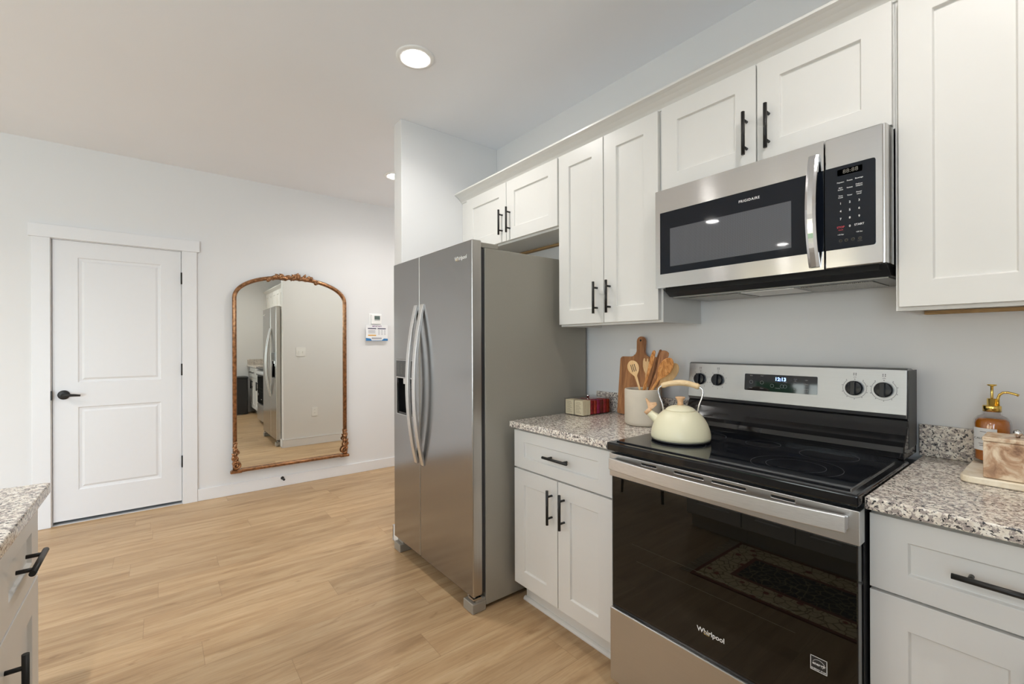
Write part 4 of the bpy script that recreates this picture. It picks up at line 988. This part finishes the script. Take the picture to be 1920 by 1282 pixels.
# cutting board leaning on the wall
t = thing('cutting_board', 'acacia wood paddle cutting board leaning on the wall behind the utensil crock', 'cutting board', (-1.40, 1.94, Z0))
tilt = math.atan2(0.034, 0.405); up = Vector((0, math.sin(tilt), math.cos(tilt))); nn = Vector((0, -math.cos(tilt), math.sin(tilt)))
Ob2 = Vector((-1.403, 1.928, Z0 + 0.0012))
ol = []
hwid = 0.128
ol += [(-hwid + 0.012, 0), (hwid - 0.012, 0)]
for i in range(5): a = math.radians(-90 + 90 * i / 4); ol.append((hwid - 0.012 + 0.012 * math.cos(a), 0.012 + 0.012 * math.sin(a)))
for i in range(6): a = math.radians(0 + 90 * i / 5); ol.append((hwid - 0.022 + 0.018 * math.cos(a), 0.284 + 0.018 * math.sin(a)))
for i in range(7): a = math.radians(-90 - 80 * i / 6); ol.append((0.058 + 0.036 * math.cos(a), 0.338 + 0.036 * math.sin(a)))
for i in range(11): a = math.radians(0 + 180 * i / 10); ol.append((0.0245 * math.cos(a), 0.382 + 0.0245 * math.sin(a)))
for i in range(7): a = math.radians(-10 - 80 * i / 6); ol.append((-0.058 + 0.036 * math.cos(a), 0.338 + 0.036 * math.sin(a)))
for i in range(6): a = math.radians(90 + 90 * i / 5); ol.append((-hwid + 0.022 + 0.018 * math.cos(a), 0.284 + 0.018 * math.sin(a)))
for i in range(5): a = math.radians(180 + 90 * i / 4); ol.append((-hwid + 0.012 + 0.012 * math.cos(a), 0.012 + 0.012 * math.sin(a)))
bm = B(); prism(bm, ol, Ob2, EX, up, nn, 0, 0.016); part('board', bm, M['boardwood'], t, bev=0.002)
bm = B(); lathe(bm, [(0.0001, 0), (0.0055, 0), (0.0055, 0.0004), (0.0001, 0.0004)], Ob2 + up * 0.386 + nn * 0.0161, 16, along((0, 0, 0), nn)); part('hang_hole', bm, M['dark'], t)

# crock
CX, CY, CR = -1.248, 1.743, 0.0805
t = thing('utensil_crock', 'beige stone crock holding wooden utensils beside the kettle', 'crock', (CX, CY, Z0))
bm = B(); lathe(bm, [(0, 0.0005), (CR - 0.012, 0.0005), (CR - 0.003, 0.006), (CR, 0.018), (CR, 0.160), (CR - 0.003, 0.164), (CR - 0.008, 0.164), (CR - 0.010, 0.160), (CR - 0.010, 0.020), (CR - 0.018, 0.012), (0, 0.012)], (CX, CY, Z0), 56)
part('pot', bm, M['crock'], t)
def utensil(name, label, mat, tip, base_, head, hw0=0.005, thick=0.0045, face=None, slots=(), headL=0.07):
    """head: half-width outline samples from neck (0) to tip (1)"""
    tip, base_ = Vector(tip), Vector(base_); up = (tip - base_); L = up.length; up.normalize()
    view = Vector((0.55, -0.82, 0.1)) if face is None else Vector(face)
    nv = (view - up * view.dot(up)).normalized(); av = up.cross(nv).normalized()
    hs = 1 - headL / L
    side = [(hw0 * 0.9, 0.0), (hw0, 0.3 * hs), (hw0 * 0.9, hs * 0.8)] + [(w_, hs + (1 - hs) * q) for q, w_ in head]
    ol = [(w_, q * L) for w_, q in side] + [(-w_, q * L) for w_, q in reversed(side) if w_ > 1e-5]
    bm = B(); prism(bm, ol, base_, av, up, nv, -thick / 2, thick / 2)
    o = part(name, bm, mat, None, bev=min(0.0018, thick * 0.35), seg=2, loc=base_)
    tag(o, label, 'kitchen utensil', 'wooden utensils in the crock')
    return o, base_, av, up, nv, L
oval = lambda w_: [(0.0, 0.006), (0.12, w_ * 0.45), (0.28, w_ * 0.78), (0.45, w_ * 0.97), (0.62, w_), (0.78, w_ * 0.88), (0.90, w_ * 0.62), (0.97, w_ * 0.32), (1.0, 0.0)]
zb = Z0 + 0.0135
o, b0, av, up_, nv, L = utensil('slotted_spoon', 'pale wooden slotted spoon, leftmost in the beige crock', M['lightwood'], (-1.290, 1.715, 1.207), (-1.222, 1.758, zb), oval(0.026), headL=0.075)
for s in (-0.008, 0.0, 0.008):
    bm = B(); obox(bm, b0 + up_ * (L - 0.036) + av * s + nv * 0.0024, av * 0.0014, up_ * 0.017, nv * 0.0003); q = part('slot', bm, M['dark'], o)
utensil('serving_fork', 'pale wooden spork with short prongs behind the slotted spoon', M['lightwood'], (-1.238, 1.768, 1.216), (-1.242, 1.745, zb), [(0, 0.006), (0.2, 0.014), (0.45, 0.019), (0.8, 0.020), (1.0, 0.017), (1.0, 0.011), (0.80, 0.009), (0.80, 0.004), (1.0, 0.0025), (1.0, 0.0)], headL=0.07)
utensil('carved_spatula', 'narrow striped brown wooden spatula seen edge-on left of centre in the crock', M['olivewood'], (-1.166, 1.715, 1.254), (-1.292, 1.750, zb), [(0, 0.0065), (0.3, 0.009), (0.7, 0.009), (0.95, 0.007), (1, 0.002)], thick=0.010, headL=0.10, hw0=0.007)
utensil('wooden_turner', 'dark brown wooden turner seen edge-on in the middle of the crock', M['darkwood'], (-1.150, 1.740, 1.258), (-1.280, 1.775, zb), [(0, 0.0065), (0.3, 0.0075), (0.7, 0.0075), (0.95, 0.006), (1, 0.002)], thick=0.008, headL=0.10, hw0=0.007)
utensil('wooden_scraper', 'dark brown round-topped wooden scraper right of the edge-on turner', M['midwood'], (-1.132, 1.750, 1.252), (-1.262, 1.730, zb), [(0, 0.007), (0.25, 0.010), (0.6, 0.016), (0.85, 0.019), (0.96, 0.016), (1, 0.006)], thick=0.006, headL=0.11, hw0=0.007)
utensil('wooden_spoon', 'reddish striped olive wood spoon leaning right out of the crock', M['olivewood'], (-1.083, 1.715, 1.222), (-1.295, 1.738, zb), oval(0.0275), thick=0.006, headL=0.115, hw0=0.006)
utensil('wooden_spoon', 'pale wooden spoon behind the reddish striped spoon, lowest on the right', M['lightwood'], (-1.098, 1.785, 1.196), (-1.300, 1.745, zb), oval(0.029), headL=0.125)

# tea box
TX0, TX1, TY0, TY1 = -1.700, -1.568, 1.690, 1.915; TZ1 = 1.004
t = thing('tea_box', 'clear acrylic tea organiser box beside the refrigerator on the counter', 'box', ((TX0 + TX1) / 2, (TY0 + TY1) / 2, Z0))
bm = B(); w_ = 0.002; zA = Z0 + 0.0006; zB = TZ1 - 0.008
box(bm, TX0, TX1, TY0, TY1, zA, zA + w_)
for a in ((TX0, TX0 + w_, TY0, TY1), (TX1 - w_, TX1, TY0, TY1), (TX0 + w_, TX1 - w_, TY0, TY0 + w_), (TX0 + w_, TX1 - w_, TY1 - w_, TY1), ((TX0 + TX1) / 2 - 0.001, (TX0 + TX1) / 2 + 0.001, TY0 + w_, TY1 - w_)): box(bm, *a, zA + w_, zB)
part('tray', bm, M['acrylic'], t)
bm = B(); box(bm, TX0 - 0.002, TX1 + 0.002, TY0 - 0.002, TY1 + 0.002, zB + 0.0005, TZ1 - 0.003)
ld = part('lid', bm, M['acrylic'], t, bev=0.001)
bm = B(); lathe(bm, [(0, 0), (0.006, 0), (0.008, 0.006), (0.009, 0.010), (0.006, 0.013), (0, 0.013)], ((TX0 + TX1) / 2, TY0 + 0.11, TZ1 - 0.0028), 20); part('lid_knob', bm, M['chrome'], ld)
mids = (TX0 + TX1) / 2
for col, (a, b_, l) in enumerate(((TX0 + 0.004, mids - 0.003, 'left'), (mids + 0.003, TX1 - 0.004, 'right'))):
    for k in range(5):
        y = TY0 + 0.0045 + k * 0.0115
        p = thing('tea_packet', f'cream tea packet in the {l} front of the tea box, ' + ['showing its print', 'second back', 'third back', 'fourth back', 'fifth back'][k], 'tea packet', ((a + b_) / 2, y + 0.005, zA + 0.003), 'cream tea packets')
        bm = B(); box(bm, a, b_, y, y + 0.0095, zA + 0.003, zB - 0.003); part('sachet', bm, M['creampaper'], p, bev=0.001)
        if k == 0:
            bm = B()
            for q in range(8): flat(bm, (a, y, zA + 0.003), EX, EZ, -EY, 0.010, 0.046 - 0.006 * (q % 3), 0.012 + q * 0.0075, 0.0135 + q * 0.0075, 0.0004)
            part('print', bm, plain('brown_print', (0.30, 0.24, 0.16), 0.7), p)
reds = [(0.33, 0.02, 0.03), (0.50, 0.05, 0.03), (0.40, 0.02, 0.10), (0.20, 0.02, 0.02), (0.48, 0.04, 0.05), (0.42, 0.05, 0.02)]
rm = []
for i, c in enumerate(reds):
    rm.append(plain(f'red_foil_{i}', c, 0.28, metal=0.3, var=0.35, scale=60, bmp=0.5))
nm = ['foremost', 'second from front', 'third from front', 'third from back', 'second from back', 'rearmost']
for i in range(6):
    y = TY0 + 0.066 + i * 0.0255
    bm = B(); box(bm, mids + 0.004, TX1 - 0.004, y, y + 0.020, zA + 0.003, zB - 0.004 - 0.002 * (i % 2))
    o = part('tea_packet', bm, rm[i], None, bev=0.005, seg=3, loc=(mids + 0.03, y + 0.01, zA + 0.003)); tag(o, 'red foil tea packet at the tea box right side, ' + nm[i], 'tea packet', 'red tea packets')
    bm = B(); box(bm, TX0 + 0.004, mids - 0.004, y, y + 0.020, zA + 0.003, zB - 0.004 - 0.002 * (i % 2))
    o = part('tea_packet', bm, rm[(i + 3) % 6], None, bev=0.005, seg=3, loc=(mids - 0.03, y + 0.01, zA + 0.003)); tag(o, 'red foil tea packet at the tea box refrigerator side, ' + nm[i], 'tea packet', 'red tea packets')

# ------------------------------------------------------------------ kettle on the cooktop
KX, KY, KZ = -0.924, 1.521, 0.9264
t = thing('kettle', 'cream whistling tea kettle with pale wooden grip on the black cooktop', 'kettle', (KX, KY, KZ))
bm = B(); lathe(bm, [(0, 0.0005), (0.098, 0.0005), (0.1025, 0.003), (0.1035, 0.008), (0, 0.008)], (KX, KY, KZ), 64); part('base_ring', bm, M['blackplastic'], t)
bm = B(); lathe(bm, [(0, 0.0082), (0.1035, 0.0082), (0.1045, 0.016), (0.104, 0.028), (0.1005, 0.045), (0.094, 0.063), (0.085, 0.080), (0.074, 0.095), (0.063, 0.105), (0.054, 0.1105), (0, 0.1105)], (KX, KY, KZ), 64); part('body', bm, M['cream'], t)
bm = B(); lathe(bm, [(0, 0.1108), (0.0535, 0.1108), (0.0525, 0.1135), (0.044, 0.1205), (0.030, 0.1265), (0.014, 0.1295), (0, 0.130)], (KX, KY, KZ), 48); ld = part('lid', bm, M['cream'], t)
bm = B(); lathe(bm, [(0, 0.129), (0.0115, 0.129), (0.010, 0.138), (0.0110, 0.147), (0.0175, 0.156), (0.0175, 0.159), (0.014, 0.1605), (0, 0.1605)], (KX, KY, KZ), 28); part('lid_knob', bm, M['pinkwood'], ld)
sd = Vector((-0.90, -0.436, 0)).normalized()
Kc = Vector((KX, KY, KZ))
bm = B(); tube(bm, [Kc + sd * 0.060 + EZ * 0.060, Kc + sd * 0.085 + EZ * 0.074, Kc + sd * 0.103 + EZ * 0.088, Kc + sd * 0.113 + EZ * 0.098], [0.022, 0.019, 0.0145, 0.0135], 20); part('spout', bm, M['cream'], t)
bm = B(); tube(bm, [Kc + sd * 0.111 + EZ * 0.096, Kc + sd * 0.121 + EZ * 0.106], [0.0150, 0.0155], 20)
sp = part('whistle_cap', bm, M['pinkwood'], t)
bm = B(); P0 = Kc + sd * 0.104 + EZ * 0.108; nrm = sd.cross(EZ)
prism(bm, [(0.012, 0.000), (-0.008, 0.004), (-0.024, 0.020), (-0.020, 0.030), (0.004, 0.028), (0.020, 0.046), (0.024, 0.044), (0.014, 0.014)], P0, sd * 0.9, EZ * 0.9, nrm, -0.008, 0.008); part('whistle_lever', bm, M['pinkwood'], sp, bev=0.003)
for s in (1, -1):
    bm = B(); d = sd * s
    tube(bm, [Kc + d * 0.062 + EZ * 0.092, Kc + d * 0.061 + EZ * 0.112, Kc + d * 0.0655 + EZ * 0.135, Kc + d * 0.074 + EZ * 0.158, Kc + d * 0.078 + EZ * 0.176, Kc + d * 0.076 + EZ * 0.190, Kc + d * 0.068 + EZ * 0.197, Kc + d * 0.055 + EZ * 0.199], 0.0036, 12, up=nrm); part('handle_wire', bm, M['chrome'], t)
    bm = B(); lathe(bm, [(0, 0), (0.007, 0), (0.007, 0.008), (0, 0.009)], Kc + d * 0.060 + EZ * 0.094, 14, along((0, 0, 0), d + EZ * 0.6)); part('handle_bracket', bm, M['chrome'], t)
bm = B(); pts, rr = [], []
for i in range(17):
    q = -1 + 2 * i / 16; pts.append(Kc + sd * 0.066 * q + EZ * (0.212 - 0.014 * q * q)); rr.append(0.0085 + 0.0025 * (1 - q * q) + (0.002 if 0.75 < abs(q) < 0.95 else 0))
tube(bm, pts, rr, 18, up=nrm); part('grip', bm, M['gripwood'], t)

# ------------------------------------------------------------------ counter things, right
bm = B(); out = rrect(-0.200, 0.16, 1.700, 1.945, 0.022, 6)
a = math.radians(-4); out = [(-0.2 + (x + 0.2) * math.cos(a) - (y - 1.7) * math.sin(a) - 0.008, 1.7 + (x + 0.2) * math.sin(a) + (y - 1.7) * math.cos(a)) for x, y in out]
out = [(x, y) for x, y in out]
prism(bm, rrect(-0.205, 0.16, 1.672, 1.945, 0.025, 6), (0, 0, Z0 + 0.0005), EX, EY, EZ, 0, 0.018)
o = part('marble_tray', bm, M['traymarble'], None, bev=0.004, seg=3, loc=(0, 1.8, Z0)); tag(o, 'cream marble slab tray under the soap bottle and stone box', 'tray')
TZ = Z0 + 0.0190
SX, SY = -0.163, 1.898
t = thing('soap_dispenser', 'amber soap bottle with gold pump and white label on the marble tray', 'soap dispenser', (SX, SY, TZ))
R = 0.0395
bm = B(); lathe(bm, [(0, 0.001), (R - 0.008, 0.001), (R - 0.002, 0.004), (R, 0.010), (R, 0.116), (R - 0.002, 0.126), (R - 0.009, 0.135), (R - 0.018, 0.1395), (0.0200, 0.142), (0.0200, 0.150), (0.0170, 0.150), (0.0170, 0.141), (R - 0.012, 0.1365), (R - 0.005, 0.124), (R - 0.0035, 0.114), (R - 0.0035, 0.012), (R - 0.008, 0.009), (0, 0.009)], (SX, SY, TZ), 48)
part('glass_bottle', bm, M['acrylic'], t)
bm = B(); r2 = R - 0.0036; lathe(bm, [(0, 0.0095), (r2 - 0.004, 0.0095), (r2, 0.013), (r2, 0.114), (r2 - 0.002, 0.124), (r2 - 0.008, 0.131), (0, 0.131)], (SX, SY, TZ), 48); part('soap', bm, M['liquid'], t)
# label wraps the camera side
bm = B(); base_a = math.atan2(-SY, -SX)
def lab(a0, a1, z0, z1, rr, mi=0, n=14):
    for i in range(n):
        u0 = a0 + (a1 - a0) * i / n; u1 = a0 + (a1 - a0) * (i + 1) / n
        f = bm.faces.new([bm.verts.new((SX + rr * math.cos(u), SY + rr * math.sin(u), TZ + z)) for u, z in ((u0, z0), (u1, z0), (u1, z1), (u0, z1))]); f.smooth = True
lab(base_a - 1.15, base_a + 0.25, 0.040, 0.104, R + 0.0004); lbl = part('label', bm, M['paper'], t)
bm = B()
ca = base_a - 0.45; nv = Vector((math.cos(ca), math.sin(ca), 0)); av = EZ.cross(nv)
c0 = Vector((SX, SY, TZ)) + nv * (R + 0.0012)
text(bm, 'CALIFORNIA', c0 + EZ * 0.072 - av * 0.020, av, EZ, nv, 0.0055, 0.0002, 'LEFT')
for z, l in ((0.094, 0.014), (0.060, 0.020), (0.054, 0.016)): obox(bm, c0 + EZ * z, av * l * 0.5, EZ * 0.0006, nv * 0.0002)
part('label_print', bm, M['inkdark'], lbl)
bm = B(); lathe(bm, [(0, 0.1503), (0.0195, 0.1503), (0.0195, 0.166), (0.0185, 0.1675), (0.0105, 0.168), (0.0105, 0.187), (0.0085, 0.188), (0.0045, 0.188), (0.0032, 0.189), (0.0032, 0.222), (0.0045, 0.2235), (0.0100, 0.2255), (0.0100, 0.2285), (0, 0.229)], (SX, SY, TZ), 32); pmp = part('pump', bm, M['gold'], t)
dirs = Vector((0.80, -0.15, 0)).normalized(); P = Vector((SX, SY, TZ)) + dirs * 0.0125
bm = B(); tube(bm, [P + EZ * 0.168, P + EZ * 0.190, P + dirs * 0.003 + EZ * 0.200, P + dirs * 0.010 + EZ * 0.2065, P + dirs * 0.020 + EZ * 0.208, P + dirs * 0.032 + EZ * 0.205, P + dirs * 0.041 + EZ * 0.201], [0.0034, 0.0034, 0.0034, 0.0034, 0.0034, 0.0032, 0.0036], 14, up=EY); part('spout', bm, M['gold'], pmp)

t = thing('stone_box', 'brown veined marble box with lidded top and silver knob on the tray', 'box', (-0.06, 1.74, TZ))
BXx0, BXx1, BYy0, BYy1 = -0.162, 0.02, 1.682, 1.784
bm = B(); box(bm, BXx0 + 0.001, BXx1 - 0.001, BYy0 + 0.001, BYy1 - 0.001, TZ + 0.0006, TZ + 0.094); part('box_body', bm, M['marblebox'], t, bev=0.002)
bm = B(); box(bm, BXx0 - 0.001, BXx1 + 0.001, BYy0 - 0.001, BYy1 + 0.001, TZ + 0.0945, TZ + 0.106); ld = part('lid', bm, M['marblebox'], t, bev=0.003)
bm = B(); lathe(bm, [(0, 0), (0.004, 0), (0.004, 0.003), (0.0075, 0.006), (0.0092, 0.0115), (0.0075, 0.0175), (0.004, 0.0205), (0, 0.021)], (-0.103, 1.728, TZ + 0.1062), 24); part('knob', bm, M['chrome'], ld)

# ------------------------------------------------------------------ things seen only in reflections
RX0, RX1, RY0, RY1 = -1.360, 0.50, -0.300, 0.300
t = thing('runner_rug', 'cream and navy floral runner rug with fringe, seen reflected in the oven door', 'rug', ((RX0 + RX1) / 2, 0, 0))
bm = B(); box(bm, RX0, RX1, RY0, RY1, 0.001, 0.008); part('pile', bm, rugmat(RX0, RX1, RY0, RY1), t)
bm = B()
for k in range(60):
    y = RY0 + 0.006 + (RY1 - RY0 - 0.012) * k / 59
    for xs, s in ((RX0, -1), (RX1, 1)):
        tube(bm, [(xs, y, 0.005), (xs + s * 0.03, y + random.uniform(-0.006, 0.006), 0.004), (xs + s * 0.065, y + random.uniform(-0.014, 0.014), 0.003)], 0.0022, 5)
f = part('fringe', bm, plain('fringe_cotton', hexc(200, 186, 160), 0.9), t); f['kind'] = 'stuff'

t = thing('trash_bin', 'black rectangular pedal trash bin against the right wall, seen in the mirror', 'trash bin', (0.79, 1.14, 0))
bm = B(); prism(bm, rrect(0.62, 0.955, 0.99, 1.31, 0.04, 6), (0, 0, 0), EX, EY, EZ, 0.012, 0.66); part('bin_body', bm, M['blackplastic'], t, bev=0.004)
bm = B(); prism(bm, rrect(0.612, 0.960, 0.982, 1.318, 0.045, 6), (0, 0, 0), EX, EY, EZ, 0.662, 0.700); part('lid', bm, M['blackplastic'], t, bev=0.008)
bm = B(); box(bm, 0.585, 0.63, 1.09, 1.21, 0.002, 0.012); part('pedal', bm, M['steel'], t, bev=0.002)

# dark wooden dining chair beyond the island end
def chair(cx, cy, rz, label):
    t = thing('dining_chair', label, 'chair', (cx, cy, 0)); 
    def L(a, b_, c): return (cx + a, cy + b_, c)
    for sx in (-1, 1):
        for sy in (-1, 1):
            bm = B(); top = 0.44 if sy < 0 else 0.44
            tube(bm, [L(sx * 0.20, sy * 0.19, 0.001), L(sx * 0.185, sy * 0.175, top)], [0.013, 0.020], 4, up=EY); part('leg', bm, M['chairwood'], t)
    bm = B(); prism(bm, rrect(-0.22, 0.22, -0.21, 0.21, 0.03, 5), (cx, cy, 0), EX, EY, EZ, 0.441, 0.470); part('seat', bm, M['chairwood'], t, bev=0.006)
    bm = B()
    for sx in (-1, 1): tube(bm, [L(sx * 0.185, -0.19, 0.471), L(sx * 0.185, -0.245, 0.92)], 0.014, 8, up=EX)
    for z in (0.62, 0.75, 0.88): obox(bm, L(0, -0.19 - (z - 0.47) * 0.122, z), EX * 0.185, EY * 0.008, EZ * 0.028)
    part('backrest', bm, M['chairwood'], t)
chair(-2.28, -0.72, 0, 'dark wooden dining chair beyond the island end, glimpsed in the oven glass')

# garden outside the windows
bm = B(); box(bm, -14, 14, -26, YF - 0.25, -0.38, -0.33); box(bm, XR + 0.25, 14, YF - 0.25, 6, -0.38, -0.33); o = part('lawn', bm, M['grass']); tag(o, 'green lawn outside the glazed patio door', 'lawn'); o['kind'] = 'stuff'
def tree(x, y, h, r, label, seed):
    random.seed(seed); t = thing('garden_tree', label, 'tree', (x, y, -0.3), 'garden trees')
    bm = B(); tube(bm, [(x, y, -0.318), (x + 0.05, y, h * 0.4), (x - 0.04, y, h * 0.75)], [0.16, 0.12, 0.07], 10); part('trunk', bm, M['bark'], t)
    bm = B()
    for k in range(26):
        a = random.uniform(0, 6.28); q = random.random() ** 0.5 * r; z = h * 0.5 + random.random() * h * 0.6
        c = Vector((x + q * math.cos(a), y + q * math.sin(a), z)); rr = random.uniform(0.3, 0.6) * r * 0.5
        res = bmesh.ops.create_icosphere(bm, subdivisions=2, radius=rr, matrix=Matrix.Translation(c))
        for v in res['verts']: v.co += (v.co - c).normalized() * random.uniform(-0.25, 0.25) * rr
    part('crown', bm, M['leaf'], t)
tree(-7.2, -11.5, 4.2, 2.2, 'leafy green tree outside, left of the patio door view', 1)
tree(-2.6, -14.5, 4.6, 2.6, 'leafy green tree outside straight behind the patio door', 2)
tree(2.2, -11.5, 3.8, 2.0, 'leafy green tree outside the side window', 5)
